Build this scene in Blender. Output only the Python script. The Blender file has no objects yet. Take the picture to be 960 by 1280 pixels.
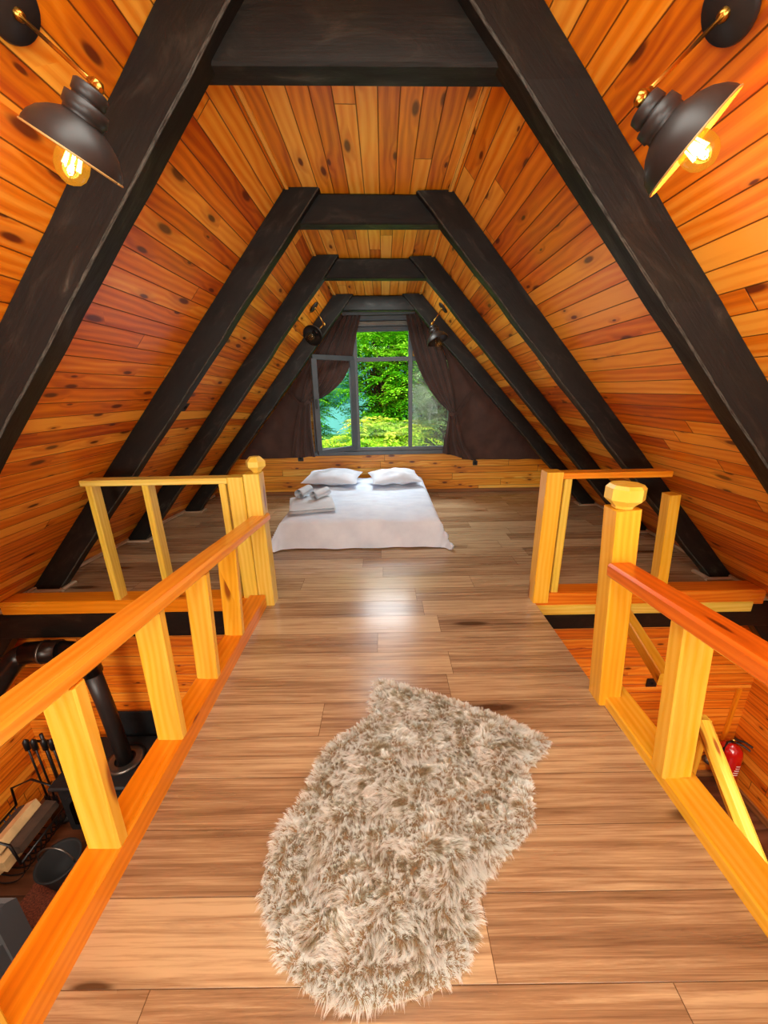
import bpy, bmesh, math, random
from mathutils import Vector, Matrix, noise
random.seed(7)
C = bpy.context.scene.collection
PI = math.pi
V = Vector

# ------------------------------------------------------------------ colour + materials
def lin(h):
    h = h.lstrip('#')
    r = [int(h[i:i+2], 16)/255 for i in (0, 2, 4)]
    return tuple((c/12.92 if c <= .04045 else ((c+.055)/1.055)**2.4) for c in r) + (1,)

class NT:
    def __init__(s, name):
        s.m = bpy.data.materials.new(name); s.m.use_nodes = True
        s.t = s.m.node_tree; s.b = s.t.nodes['Principled BSDF']; s.out = s.t.nodes['Material Output']
    def n(s, typ, **kw):
        x = s.t.nodes.new(typ)
        for k, v in kw.items(): setattr(x, k, v)
        return x
    def l(s, a, b): s.t.links.new(a, b)
    def put(s, sock, v):
        if isinstance(v, bpy.types.NodeSocket): s.l(v, sock)
        elif v is not None: sock.default_value = v
    def math(s, op, a, b=None, c=None, clamp=False):
        x = s.n('ShaderNodeMath', operation=op); x.use_clamp = clamp
        s.put(x.inputs[0], a); s.put(x.inputs[1], b); s.put(x.inputs[2], c)
        return x.outputs[0]
    def mix(s, f, a, b, mode='MIX'):
        x = s.n('ShaderNodeMix', data_type='RGBA', blend_type=mode)
        s.put(x.inputs[0], f); s.put(x.inputs[6], a); s.put(x.inputs[7], b)
        return x.outputs[2]
    def xyz(s, x, y, z=0.0):
        c = s.n('ShaderNodeCombineXYZ'); s.put(c.inputs[0], x); s.put(c.inputs[1], y); s.put(c.inputs[2], z)
        return c.outputs[0]
    def noise(s, vec, scale, detail=3, rough=.55, dist=0):
        x = s.n('ShaderNodeTexNoise'); s.put(x.inputs['Vector'], vec)
        x.inputs['Scale'].default_value = scale; x.inputs['Detail'].default_value = detail
        x.inputs['Roughness'].default_value = rough; x.inputs['Distortion'].default_value = dist
        return x.outputs[0]
    def ramp(s, f, stops, interp='LINEAR'):
        r = s.n('ShaderNodeValToRGB'); r.color_ramp.interpolation = interp
        e = r.color_ramp.elements
        while len(e) < len(stops): e.new(.5)
        for i, (p, c) in enumerate(stops):
            e[i].position = p; e[i].color = c if len(c) == 4 else tuple(c)+(1,)
        s.put(r.inputs[0], f); return r.outputs[0]
    def bump(s, h, strength=.3, dist=.01):
        b = s.n('ShaderNodeBump'); b.inputs['Strength'].default_value = strength
        b.inputs['Distance'].default_value = dist
        s.put(b.inputs['Height'], h); s.l(b.outputs[0], s.b.inputs['Normal'])
    def step(s, v, a, b):     # smooth 0..1 between a and b
        x = s.n('ShaderNodeMapRange', interpolation_type='SMOOTHSTEP')
        s.put(x.inputs[0], v); x.inputs[1].default_value = a; x.inputs[2].default_value = b
        return x.outputs[0]

def wood(name, dark, mid, light, knot, planks=None, rough=.4, knots=1.0, grain=1.0, var=.5, ksc=(2.2, 7.0), gapc='#2a0d02', coat=.0, ring=.5, bevelw=.0035, spec=.5, joints=True, streak=0):
    """pine / laminate. UV in metres, u along the grain. planks=(width, length)"""
    k = NT(name)
    uv = k.n('ShaderNodeUVMap'); sp = k.n('ShaderNodeSeparateXYZ'); k.l(uv.outputs[0], sp.inputs[0])
    u, v = sp.outputs[0], sp.outputs[1]
    oi = k.n('ShaderNodeObjectInfo')
    if planks:
        w, L = planks
        vs = k.math('DIVIDE', v, w); row = k.math('FLOOR', vs); fv = k.math('SUBTRACT', vs, row)
        wn = k.n('ShaderNodeTexWhiteNoise', noise_dimensions='1D'); k.put(wn.inputs['W'], row)
        us = k.math('ADD', k.math('DIVIDE', u, L), k.math('MULTIPLY', wn.outputs[0], 7.31))
        colm = k.math('FLOOR', us); fu = k.math('SUBTRACT', us, colm)
        w2 = k.n('ShaderNodeTexWhiteNoise', noise_dimensions='2D'); k.put(w2.inputs['Vector'], k.xyz(row, colm))
        pid = w2.outputs[0]
        ev = k.math('MULTIPLY', k.math('MINIMUM', fv, k.math('SUBTRACT', 1.0, fv)), w)
        eu = k.math('MULTIPLY', k.math('MINIMUM', fu, k.math('SUBTRACT', 1.0, fu)), L)
        edge = k.math('MINIMUM', ev, eu) if joints else ev
    else:
        pid = oi.outputs['Random']; edge = None
    sh = k.math('MULTIPLY', pid, 53.7)
    uu = k.math('ADD', u, sh); vv = k.math('ADD', v, k.math('MULTIPLY', pid, 11.3))
    wob = k.noise(k.xyz(k.math('MULTIPLY', uu, 1.3), k.math('MULTIPLY', vv, 5.0)), 1.0, 2)
    # knots
    vo = k.n('ShaderNodeTexVoronoi', voronoi_dimensions='2D', feature='F1')
    k.put(vo.inputs['Vector'], k.xyz(k.math('MULTIPLY', uu, ksc[0]), k.math('MULTIPLY', vv, ksc[1])))
    vo.inputs['Scale'].default_value = 1.0
    sc = k.n('ShaderNodeSeparateColor'); k.l(vo.outputs['Color'], sc.inputs[0])
    kd = vo.outputs['Distance']
    has = k.math('GREATER_THAN', sc.outputs[0], 1.0-.42*knots)
    ksz = k.math('MULTIPLY_ADD', sc.outputs[1], .15, .06)
    kn = k.math('MULTIPLY', has, k.math('SUBTRACT', 1.0, k.step(k.math('DIVIDE', kd, ksz), .45, 1.0)))
    halo = k.math('MULTIPLY', has, k.math('SUBTRACT', 1.0, k.step(k.math('DIVIDE', kd, ksz), .9, 3.0)))
    # growth rings bent around knots
    rv = k.math('MULTIPLY', vv, 150.0*grain)
    rv = k.math('ADD', rv, k.math('MULTIPLY', wob, 16.0))
    rv = k.math('ADD', rv, k.math('MULTIPLY', halo, 4.0))
    rings = k.math('MULTIPLY_ADD', k.math('SINE', rv), .5, .5)
    fine = k.noise(k.xyz(k.math('MULTIPLY', uu, 4.0), k.math('MULTIPLY', vv, 160.0*grain)), 1.0, 3, .6)
    broad = k.noise(k.xyz(k.math('MULTIPLY', uu, 1.1), k.math('MULTIPLY', vv, 14.0)), 1.0, 3, .6, .4)
    g = k.math('ADD', k.math('MULTIPLY', rings, .26*ring*2), k.math('MULTIPLY', fine, .22))
    g = k.math('ADD', g, k.math('MULTIPLY', broad, .55))
    g = k.math('ADD', g, k.math('MULTIPLY_ADD', pid, var, -.5*var))
    if streak:
        st = k.noise(k.xyz(k.math('MULTIPLY', uu, 1.5), k.math('MULTIPLY', vv, 62.0)), 1.0, 6, .72, .5)
        g = k.math('ADD', g, k.math('MULTIPLY_ADD', st, 1.3, -.65))
    col = k.ramp(g, [(.22, lin(light)), (.52, lin(mid)), (.88, lin(dark))])
    col = k.mix(k.math('MULTIPLY', halo, .35), col, lin(dark))
    col = k.mix(k.math('MULTIPLY', kn, .9), col, lin(knot))
    if edge is not None:
        gap = k.math('SUBTRACT', 1.0, k.step(edge, .0007, bevelw))
        col = k.mix(k.math('MULTIPLY', gap, .85), col, lin(gapc))
        hgt = k.math('MULTIPLY_ADD', fine, .04, k.math('MULTIPLY', gap, -1.0))
        k.bump(hgt, .55, .006)
    else:
        k.bump(k.math('MULTIPLY_ADD', fine, .3, k.math('MULTIPLY', kn, -.5)), .25, .002)
    k.l(col, k.b.inputs['Base Color'])
    k.put(k.b.inputs['Roughness'], k.math('MULTIPLY_ADD', broad, .2, rough-.1))
    k.b.inputs['Coat Weight'].default_value = coat; k.b.inputs['Coat Roughness'].default_value = .18
    k.b.inputs['Specular IOR Level'].default_value = spec
    return k.m

def plain(name, col, rough=.5, metal=0, var=.15, nscale=8, bump=.0, coat=0, emit=None, estr=0, spec=.5, sheen=0):
    k = NT(name)
    tc = k.n('ShaderNodeTexCoord')
    n1 = k.noise(tc.outputs['Object'], nscale, 4)
    c = lin(col)
    d = tuple(x*(1-var) for x in c[:3])+(1,); b = tuple(min(1, x*(1+var)) for x in c[:3])+(1,)
    k.l(k.ramp(n1, [(.3, d), (.7, b)]), k.b.inputs['Base Color'])
    k.b.inputs['Roughness'].default_value = rough; k.b.inputs['Metallic'].default_value = metal
    k.b.inputs['Coat Weight'].default_value = coat
    k.b.inputs['Specular IOR Level'].default_value = spec
    k.b.inputs['Sheen Weight'].default_value = sheen
    if bump: k.bump(k.noise(tc.outputs['Object'], nscale*6, 4), bump, .005)
    if emit:
        k.b.inputs['Emission Color'].default_value = lin(emit); k.b.inputs['Emission Strength'].default_value = estr
    return k.m

def black_timber(edge=False):
    k = NT('black_stained_timber_worn_edge_highlight' if edge else 'black_stained_timber')
    uv = k.n('ShaderNodeUVMap'); sp = k.n('ShaderNodeSeparateXYZ'); k.l(uv.outputs[0], sp.inputs[0])
    oi = k.n('ShaderNodeObjectInfo')
    u = k.math('ADD', sp.outputs[0], k.math('MULTIPLY', oi.outputs['Random'], 31.0))
    fine = k.noise(k.xyz(k.math('MULTIPLY', u, 5.0), k.math('MULTIPLY', sp.outputs[1], 90.0)), 1.0, 4, .6)
    patch = k.noise(k.xyz(k.math('MULTIPLY', u, 4.5), k.math('MULTIPLY', sp.outputs[1], 12.0)), 1.0, 5, .65, .6)
    c = k.ramp(patch, [(.32, lin('#0a0806')), (.55, lin('#15110c')), (.66, lin('#2a241d')), (.8, lin('#57534a'))])
    c = k.mix(k.math('MULTIPLY', fine, .35), c, lin('#0c0a08'))
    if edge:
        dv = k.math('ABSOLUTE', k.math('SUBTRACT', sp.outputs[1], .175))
        wear_glint = k.noise(k.xyz(k.math('MULTIPLY', u, 26.0), k.math('MULTIPLY', sp.outputs[1], 300.0)), 1.0, 4, .7)
        em = k.math('MULTIPLY', k.math('LESS_THAN', dv, .0036), k.step(wear_glint, .30, .75))
        c = k.mix(k.math('MULTIPLY', em, .42), c, lin('#8d8a80'))  # pale line paints the light caught by the chamfer, broken up by wear
    k.l(c, k.b.inputs['Base Color']); k.b.inputs['Specular IOR Level'].default_value = .28
    k.put(k.b.inputs['Roughness'], k.math('MULTIPLY_ADD', patch, -.45, .74))
    k.bump(k.math('ADD', k.math('MULTIPLY', fine, .4), patch), .35, .006)
    return k.m

def glass(name, col=(1, 1, 1, 1), tint=.0, rough=.0):
    # thin pane: mostly transparent with a mirror reflection on top
    k = NT(name)
    tr = k.n('ShaderNodeBsdfTransparent'); tr.inputs[0].default_value = col
    gl = k.n('ShaderNodeBsdfGlossy'); gl.inputs['Roughness'].default_value = rough
    fr = k.n('ShaderNodeFresnel'); fr.inputs[0].default_value = 1.45
    tc = k.n('ShaderNodeTexCoord')
    mx = k.n('ShaderNodeMixShader')
    k.put(mx.inputs[0], k.math('MULTIPLY_ADD', k.noise(tc.outputs['Object'], .7, 1), .004, k.math('MULTIPLY', fr.outputs[0], .15)))
    k.l(tr.outputs[0], mx.inputs[1]); k.l(gl.outputs[0], mx.inputs[2]); k.l(mx.outputs[0], k.out.inputs[0])
    return k.m

def screen_mesh():
    k = NT('insect_screen_mesh')
    tr = k.n('ShaderNodeBsdfTransparent'); df = k.n('ShaderNodeBsdfDiffuse')
    tc = k.n('ShaderNodeTexCoord')
    n = k.noise(tc.outputs['Object'], 260, 1)
    df.inputs[0].default_value = lin('#c9d2c4')
    mx = k.n('ShaderNodeMixShader'); k.put(mx.inputs[0], k.math('MULTIPLY_ADD', n, .35, .04))
    k.l(tr.outputs[0], mx.inputs[1]); k.l(df.outputs[0], mx.inputs[2]); k.l(mx.outputs[0], k.out.inputs[0])
    return k.m

def fabric(name, dark, light, rough=.9, sheen=.3, weave=700, trans=0):
    k = NT(name)
    tc = k.n('ShaderNodeTexCoord')
    n1 = k.noise(tc.outputs['Object'], 5, 4); n2 = k.noise(tc.outputs['Object'], weave, 2)
    f = k.math('ADD', k.math('MULTIPLY', n1, .7), k.math('MULTIPLY', n2, .3))
    k.l(k.ramp(f, [(.3, lin(dark)), (.7, lin(light))]), k.b.inputs['Base Color'])
    k.b.inputs['Roughness'].default_value = rough; k.b.inputs['Sheen Weight'].default_value = sheen
    k.bump(n2, .2, .001)
    return k.m

def attr_mat(name, stops, rough=.6, trans=0.0, spec=.3, sheen=0):
    """colour ramp driven by a colour attribute called 'tone'"""
    k = NT(name)
    a = k.n('ShaderNodeAttribute', attribute_name='tone')
    c = k.ramp(a.outputs['Fac'], [(p, lin(h)) for p, h in stops])
    k.l(c, k.b.inputs['Base Color']); k.b.inputs['Roughness'].default_value = rough
    k.b.inputs['Specular IOR Level'].default_value = spec
    k.b.inputs['Sheen Weight'].default_value = sheen
    if trans:
        t = k.n('ShaderNodeBsdfTranslucent'); k.l(c, t.inputs[0])
        mx = k.n('ShaderNodeMixShader'); mx.inputs[0].default_value = trans
        k.l(k.b.outputs[0], mx.inputs[1]); k.l(t.outputs[0], mx.inputs[2]); k.l(mx.outputs[0], k.out.inputs[0])
    return k.m

M = {}
M['roof'] = wood('pine_tongue_and_groove', '#aa4204', '#e67e0c', '#fcb03c', '#521804', planks=(.092, 4.2), rough=.32, knots=.85, var=.6, ksc=(2.9, 9.0), gapc='#3c1203', ring=.35)
M['ceil'] = wood('pine_ceiling_boards', '#b85808', '#f0961e', '#ffc050', '#5a2004', planks=(.092, 4.6), rough=.34, knots=.7, var=.55, ksc=(2.7, 9.0), gapc='#4a1a04', ring=.35)
M['low'] = wood('pine_wall_boards', '#b44406', '#e87812', '#fca030', '#481404', planks=(.098, 3.4), rough=.4, knots=.8, var=.4, ksc=(2.9, 9.0), gapc='#4a1604', ring=.35)
M['gable'] = wood('pine_gable_boards', '#c0600c', '#f29c1c', '#ffca58', '#581c04', planks=(.098, 1.9), rough=.4, knots=.8, var=.35, ksc=(3.2, 9.0), ring=.35)
M['laminate'] = wood('oak_laminate_planks', '#644832', '#a08260', '#ccb48c', '#4a301c', planks=(.192, 1.38), rough=.25, knots=.3, grain=.7, var=.3, ksc=(1.0, 5.0), gapc='#5a4028', bevelw=.0016, ring=.10, streak=1)
M['lamdark'] = wood('dark_laminate_planks', '#3c1e0e', '#5e3520', '#774a30', '#2a140a', planks=(.192, 1.38), rough=.35, knots=.2, grain=.5, var=.3, ksc=(1.1, 5.0), gapc='#1c0e06', bevelw=.002)
M['rail'] = wood('varnished_pine_rail', '#c86408', '#ee8c10', '#fcb038', '#7a2804', rough=.3, knots=.4, grain=1.3, var=.25, ksc=(1.5, 8.0), coat=.3, ring=.25)
M['railred'] = wood('varnished_red_pine_rail', '#b44806', '#dc6c10', '#f49a2c', '#5a1804', rough=.3, knots=.5, grain=1.5, var=.2, ksc=(1.4, 8.0), coat=.3, ring=.3)
M['post'] = wood('varnished_pine_post', '#d89014', '#f2b424', '#fccc50', '#8a3a04', rough=.34, knots=.35, grain=1.4, var=.2, ksc=(1.6, 7.0), coat=.2, ring=.3)
M['palepost'] = wood('pale_pine_post', '#c8a02c', '#e8c444', '#f6dc74', '#8a400a', rough=.36, knots=.3, grain=1.4, var=.2, ksc=(1.6, 7.0), coat=.15, ring=.3)
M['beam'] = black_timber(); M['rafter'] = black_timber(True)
M['skirt'] = wood('beige_skirting', '#8a6a4a', '#b8997a', '#d8c4a8', '#6a4a30', rough=.5, knots=.0, var=.2)
M['skirtbrown'] = wood('brown_skirting', '#6a3c1c', '#8f5a30', '#a8733f', '#4a2814', rough=.4, knots=.0, var=.2)
M['frame'] = plain('dark_grey_window_frame', '#4c5256', .42, 0, .12, 6)
M['gasket'] = plain('black_gasket', '#151515', .6)
M['blackmetal'] = plain('matt_black_enamel', '#2a2422', .42, .3, .1, 12)
M['shadein'] = plain('shade_inside_enamel', '#b08a50', .45, .2, .1, 12)
M['brass'] = plain('aged_brass', '#b8893a', .28, 1.0, .15, 20)
M['castiron'] = plain('cast_iron', '#26282a', .5, .6, .25, 14, bump=.2)
M['steel'] = plain('dull_steel', '#6f6a62', .35, .9, .25, 5)
M['black'] = plain('black_plastic', '#0d0d0e', .45)
M['sofa'] = fabric('black_upholstery', '#08080a', '#16161a', .85, .2)
M['blanket'] = fabric('grey_blanket', '#5a5656', '#98908c', .95, .4)
M['flue'] = plain('smoked_steel_flue', '#3a3430', .3, .85, .45, 4)
M['red'] = plain('red_enamel', '#c00d0a', .25, .0, .08, 6, coat=.5)
M['white'] = plain('white_print', '#f0e8e0', .5)
M['linen'] = fabric('white_linen', '#ccdaec', '#e6f2ff', .85, .15, 400)
M['pillow'] = fabric('white_pillow_cotton', '#c8d0da', '#e6ecf4', .85, .15, 500)
M['towel'] = fabric('white_towelling', '#c0ccd6', '#dfe9f0', .95, .5, 300)
M['mattress'] = fabric('mattress_ticking', '#6a4a3a', '#80604c', .9, .1)
M['curtain'] = fabric('brown_curtain_cloth', '#34201a', '#50342a', .85, .15, 500)
M['coal'] = plain('charred_black', '#0b0a0a', .8)
M['bark'] = plain('bark', '#3c2a1c', .9, 0, .4, 12, bump=.5)
M['logend'] = plain('pale_split_wood', '#d8b27a', .7, 0, .2, 10)
M['carpet'] = plain('speckled_brown_carpet', '#6a3018', .95, 0, .75, 90)
M['ember'] = plain('glowing_fire', '#ff9a3a', .6, emit='#ffb870', estr=3.0)
M['glass'] = glass('clear_window_glass')
M['stoveglass'] = glass('stove_door_glass', (.5, .45, .4, 1))
M['screen'] = screen_mesh()
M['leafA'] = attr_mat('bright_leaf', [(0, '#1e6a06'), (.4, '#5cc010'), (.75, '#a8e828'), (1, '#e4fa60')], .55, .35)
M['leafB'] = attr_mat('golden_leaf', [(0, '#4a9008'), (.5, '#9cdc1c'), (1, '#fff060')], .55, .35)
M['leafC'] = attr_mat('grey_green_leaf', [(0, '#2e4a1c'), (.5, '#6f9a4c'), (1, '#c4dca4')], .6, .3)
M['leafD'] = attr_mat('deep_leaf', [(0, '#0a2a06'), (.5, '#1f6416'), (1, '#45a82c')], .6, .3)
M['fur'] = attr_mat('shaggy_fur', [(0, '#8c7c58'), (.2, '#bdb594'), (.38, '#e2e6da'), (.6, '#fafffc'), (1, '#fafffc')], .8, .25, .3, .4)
M['hide'] = plain('fur_backing', '#a88c68', .95, 0, .2, 30)
M['grass'] = plain('meadow', '#3f7a20', .9, 0, .4, 1.2)
M['glassrefl'] = plain('teal_reflection_backdrop', '#5aa8a0', .95, 0, .18, .25)

def filament_mat():
    k = NT('glowing_filament'); tc = k.n('ShaderNodeTexCoord')
    n = k.noise(tc.outputs['Object'], 60, 1)
    k.b.inputs['Emission Color'].default_value = lin('#ffd890')
    k.put(k.b.inputs['Emission Strength'], k.math('MULTIPLY_ADD', n, 14.0, 26.0)); return k.m
M['filament'] = filament_mat()
def amber():
    k = NT('amber_bulb_glass'); tr = k.n('ShaderNodeBsdfTransparent'); tr.inputs[0].default_value = (1, .72, .22, 1)
    em = k.n('ShaderNodeEmission'); em.inputs[0].default_value = (1, .42, .03, 1); em.inputs[1].default_value = .75
    gl = k.n('ShaderNodeBsdfGlossy'); gl.inputs['Roughness'].default_value = .05
    tc = k.n('ShaderNodeTexCoord'); nn = k.noise(tc.outputs['Object'], 30, 1)
    m1 = k.n('ShaderNodeMixShader'); k.put(m1.inputs[0], k.math('MULTIPLY_ADD', nn, .2, .35)); k.l(tr.outputs[0], m1.inputs[1]); k.l(em.outputs[0], m1.inputs[2])
    m2 = k.n('ShaderNodeMixShader'); m2.inputs[0].default_value = .08; k.l(m1.outputs[0], m2.inputs[1]); k.l(gl.outputs[0], m2.inputs[2])
    k.l(m2.outputs[0], k.out.inputs[0]); return k.m
M['amber'] = amber()
M['clearbulb'] = glass('clear_bulb_glass', (.95, .9, .8, 1))

# ------------------------------------------------------------------ mesh builder
class MB:
    def __init__(s): s.v = []; s.f = []; s.uv = []; s.sm = []; s.tone = []
    def face(s, idx, uvs, smooth=False):
        s.f.append(idx); s.uv.extend(uvs); s.sm.append(smooth)
    def sweep(s, pts, w, h, up=(0, 0, 1), ch=.006, caps=True, ws=None, hs=None, twist=None, u0=None):
        """chamfered rectangular bar along pts (width across, height along up)"""
        pts = [V(p) for p in pts]; up = V(up); n = len(pts)
        u0 = random.random()*3 if u0 is None else u0; ring = []; dist = 0
        for i, p in enumerate(pts):
            d = (pts[min(i+1, n-1)]-pts[max(i-1, 0)]).normalized()
            sd = d.cross(up).normalized(); uu = sd.cross(d).normalized()
            a = (ws[i] if ws else w)/2; b = (hs[i] if hs else h)/2; c = min(ch, a*.9, b*.9)
            sec = [(-a+c, -b), (a-c, -b), (a, -b+c), (a, b-c), (a-c, b), (-a+c, b), (-a, b-c), (-a, -b+c)]
            if i: dist += (p-pts[i-1]).length
            base = len(s.v)
            s.v.extend([tuple(p+sd*x+uu*y) for x, y in sec])
            per = [0]
            for j in range(8):
                q, r = sec[j], sec[(j+1) % 8]; per.append(per[-1]+math.hypot(q[0]-r[0], q[1]-r[1]))
            ring.append((base, u0+dist, per))
        for i in range(n-1):
            b0, d0, p0 = ring[i]; b1, d1, p1 = ring[i+1]
            for j in range(8):
                k = (j+1) % 8
                s.face((b0+j, b0+k, b1+k, b1+j), [(d0, p0[j]), (d0, p0[j+1]), (d1, p1[j+1]), (d1, p1[j])])
        if caps:
            b0 = ring[0][0]; s.face(tuple(b0+j for j in reversed(range(8))), [(u0+s.v[b0+j][0]*.3, s.v[b0+j][2]+s.v[b0+j][1]) for j in reversed(range(8))])
            b1 = ring[-1][0]; s.face(tuple(b1+j for j in range(8)), [(u0+s.v[b1+j][0]*.3, s.v[b1+j][2]+s.v[b1+j][1]) for j in range(8)])
        return s
    def box(s, a, b, ch=.004, axis=None):
        """axis aligned chamfered box, grain along its longest side (or axis)"""
        a = V(a); b = V(b); d = [abs(b[i]-a[i]) for i in range(3)]
        ax = axis if axis is not None else d.index(max(d)); m = (a+b)/2
        p0 = m.copy(); p1 = m.copy(); p0[ax] = min(a[ax], b[ax]); p1[ax] = max(a[ax], b[ax])
        if ax == 2: up = (0, 1, 0); w, h = d[0], d[1]
        elif ax == 0: up = (0, 0, 1); w, h = d[1], d[2]
        else: up = (0, 0, 1); w, h = d[0], d[2]
        return s.sweep([p0, p1], w, h, up, ch)
    def tube(s, pts, r, n=12, rs=None, caps=True):
        pts = [V(p) for p in pts]; N = len(pts); ref = V((.13, .21, .97)); first = len(s.v); dist = 0
        for i, p in enumerate(pts):
            d = (pts[min(i+1, N-1)]-pts[max(i-1, 0)]).normalized()
            if abs(d.dot(ref)) > .95: ref = V((.9, .3, .1))
            a = d.cross(ref).normalized(); b = d.cross(a).normalized(); ref = -a.cross(d).normalized() if False else ref
            R = rs[i] if rs else r
            for j in range(n):
                t = 2*PI*j/n; s.v.append(tuple(p+a*math.cos(t)*R+b*math.sin(t)*R))
        for i in range(N-1):
            dl = (pts[i+1]-pts[i]).length
            for j in range(n):
                k = (j+1) % n; q = first+i*n
                s.face((q+j, q+j+n, q+k+n, q+k), [(dist, j*.02), (dist+dl, j*.02), (dist+dl, j*.02+.02), (dist, j*.02+.02)], True)
            dist += dl
        if caps:
            s.face(tuple(first+j for j in range(n)), [(0, 0)]*n)
            s.face(tuple(first+(N-1)*n+j for j in reversed(range(n))), [(0, 0)]*n)
        return s
    def lathe(s, prof, c=(0, 0, 0), axis=(0, 0, 1), n=24, smooth=True, close=False):
        """prof = [(radius, height)] along axis"""
        c = V(c); ax = V(axis).normalized(); ref = V((1, 0, 0)) if abs(ax.x) < .8 else V((0, 1, 0))
        a = ax.cross(ref).normalized(); b = ax.cross(a).normalized(); first = len(s.v)
        for r, h in prof:
            for j in range(n):
                t = 2*PI*j/n+PI/n; s.v.append(tuple(c+ax*h+a*math.cos(t)*r+b*math.sin(t)*r))
        for i in range(len(prof)-1):
            for j in range(n):
                k = (j+1) % n; q = first+i*n
                s.face((q+j, q+k, q+k+n, q+j+n), [(prof[i][1], j*.01), (prof[i][1], j*.01+.01), (prof[i+1][1], j*.01+.01), (prof[i+1][1], j*.01)], smooth)
        return s
    def poly(s, pts, uvs=None):
        b = len(s.v); s.v.extend([tuple(p) for p in pts])
        s.face(tuple(range(b, b+len(pts))), uvs or [(p[0], p[2]) for p in pts]); return s
    def grid(s, fn, nu, nv, smooth=True, uvf=None):
        b = len(s.v)
        for j in range(nv+1):
            for i in range(nu+1): s.v.append(tuple(fn(i/nu, j/nv)))
        for j in range(nv):
            for i in range(nu):
                q = b+j*(nu+1)+i
                s.face((q, q+1, q+nu+2, q+nu+1), [(i/nu, j/nv), ((i+1)/nu, j/nv), ((i+1)/nu, (j+1)/nv), (i/nu, (j+1)/nv)], smooth)
        return s
    def build(s, name, mat, parent=None, label=None, fix=True):
        me = bpy.data.meshes.new(name); me.from_pydata(s.v, [], s.f); me.update()
        ul = me.uv_layers.new(name='UVMap'); ul.data.foreach_set('uv', [c for uv in s.uv for c in uv])
        me.polygons.foreach_set('use_smooth', s.sm)
        if s.tone:
            at = me.color_attributes.new('tone', 'FLOAT_COLOR', 'POINT')
            at.data.foreach_set('color', [c for t in s.tone for c in (t, t, t, 1)])
        if fix:
            bm = bmesh.new(); bm.from_mesh(me); bmesh.ops.recalc_face_normals(bm, faces=bm.faces); bm.to_mesh(me); bm.free()
        me.materials.append(mat)
        o = bpy.data.objects.new(name, me); C.objects.link(o)
        if parent:
            o.parent = parent; o.matrix_parent_inverse = Matrix.Translation(-parent.location) @ Matrix() if False else Matrix.Identity(4)
            o.location = -V(parent.location)
        if label: o['label'] = label
        return o

def tag(o, label, cat, group=None, kind=None):
    if label: o['label'] = label
    if cat: o['category'] = cat
    if group: o['group'] = group
    if kind: o['kind'] = kind
    return o
def thing(name, label, cat, loc=(0, 0, 0), group=None):
    o = bpy.data.objects.new(name, None); o.location = loc; o.empty_display_size = .1; C.objects.link(o)
    return tag(o, label, cat, group)
def struct(o): o['kind'] = 'structure'; return o
def copy_thing(root, loc, label):
    r = root.copy(); C.objects.link(r); r.location = loc; r['label'] = label
    for ch in list(root.children):
        c = ch.copy(); C.objects.link(c); c.parent = r
        for g in ch.children:
            d = g.copy(); C.objects.link(d); d.parent = c
    return r
def subpart(o, par):
    """parent o under part par keeping world place (all parts hold thing-local offsets)"""
    o.parent = par; o.location = (0, 0, 0); return o

# ------------------------------------------------------------------ the A-frame shell
# profile rows: y, left top (x,z), left foot x at z=0, right top (x,z), right foot x
PR = [(-3.0, -.571, 2.66, -2.89, .430, 2.63, 2.78), (1.5, -.571, 2.66, -2.89, .430, 2.63, 2.78),
      (2.75, -.565, 2.66, -2.89, .436, 2.63, 2.79), (3.8, -.580, 2.62, -2.80, .460, 2.595, 2.82),
      (4.8, -.535, 2.53, -2.69, .449, 2.52, 2.80), (5.62, -.52, 2.48, -2.62, .44, 2.46, 2.78)]
def prof(y):
    if y <= PR[0][0]: return PR[0][1:]
    for a, b in zip(PR, PR[1:]):
        if a[0] <= y <= b[0]:
            t = (y-a[0])/(b[0]-a[0]); return tuple(p+(q-p)*t for p, q in zip(a[1:], b[1:]))
    return PR[-1][1:]
def roofx(side, y, z):
    p = prof(y)
    if side < 0: return p[2]+(p[0]-p[2])*z/p[1]
    return p[5]+(p[3]-p[5])*z/p[4]
ZLOW = {-1: -.55, 1: -.55}
def build_roof(side):
    mb = MB(); ys = [r[0] for r in PR]
    for a, b in zip(ys, ys[1:]):
        pts = []; uvs = []
        for y in (a, b):
            p = prof(y); zt = p[1] if side < 0 else p[4]
            zl = ZLOW[side] if y < 2.85 or True else 0
            xt = roofx(side, y, zt); xl = roofx(side, y, zl)
            L = math.hypot(xt-xl, zt-zl)
            pts.append([(xt, y, zt), (xl, y, zl)]); uvs.append([(y, 0+.02), (y, -L+.02)])
        q = [pts[0][0], pts[0][1], pts[1][1], pts[1][0]]; w = [uvs[0][0], uvs[0][1], uvs[1][1], uvs[1][0]]
        if side > 0: q.reverse(); w.reverse(); w = [(x+9.3, y) for x, y in w]
        mb.poly(q, w)
    o = mb.build('wall_left' if side < 0 else 'wall_right', M['roof'], fix=False)
    return struct(o)
def flip_if(o, inside):
    """make normals point to the inside point, then thicken outward"""
    me = o.data
    p = me.polygons[0]; c = p.center
    if p.normal.dot(V(inside)-c) < 0: me.flip_normals()
    md = o.modifiers.new('thick', 'SOLIDIFY'); md.thickness = .05; md.offset = -1
    return o
flip_if(build_roof(-1), (0, 1, 1)); flip_if(build_roof(1), (0, 1, 1))
mb = MB()
for a, b in zip(PR, PR[1:]):
    mb.poly([(a[1], a[0], a[2]), (a[4], a[0], a[5]), (b[4], b[0], b[5]), (b[1], b[0], b[2])],
            [(a[0], a[1]), (a[0], a[4]), (b[0], b[4]), (b[0], b[1])])
flip_if(struct(mb.build('ceiling', M['ceil'], fix=False)), (0, 1, 0))
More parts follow.
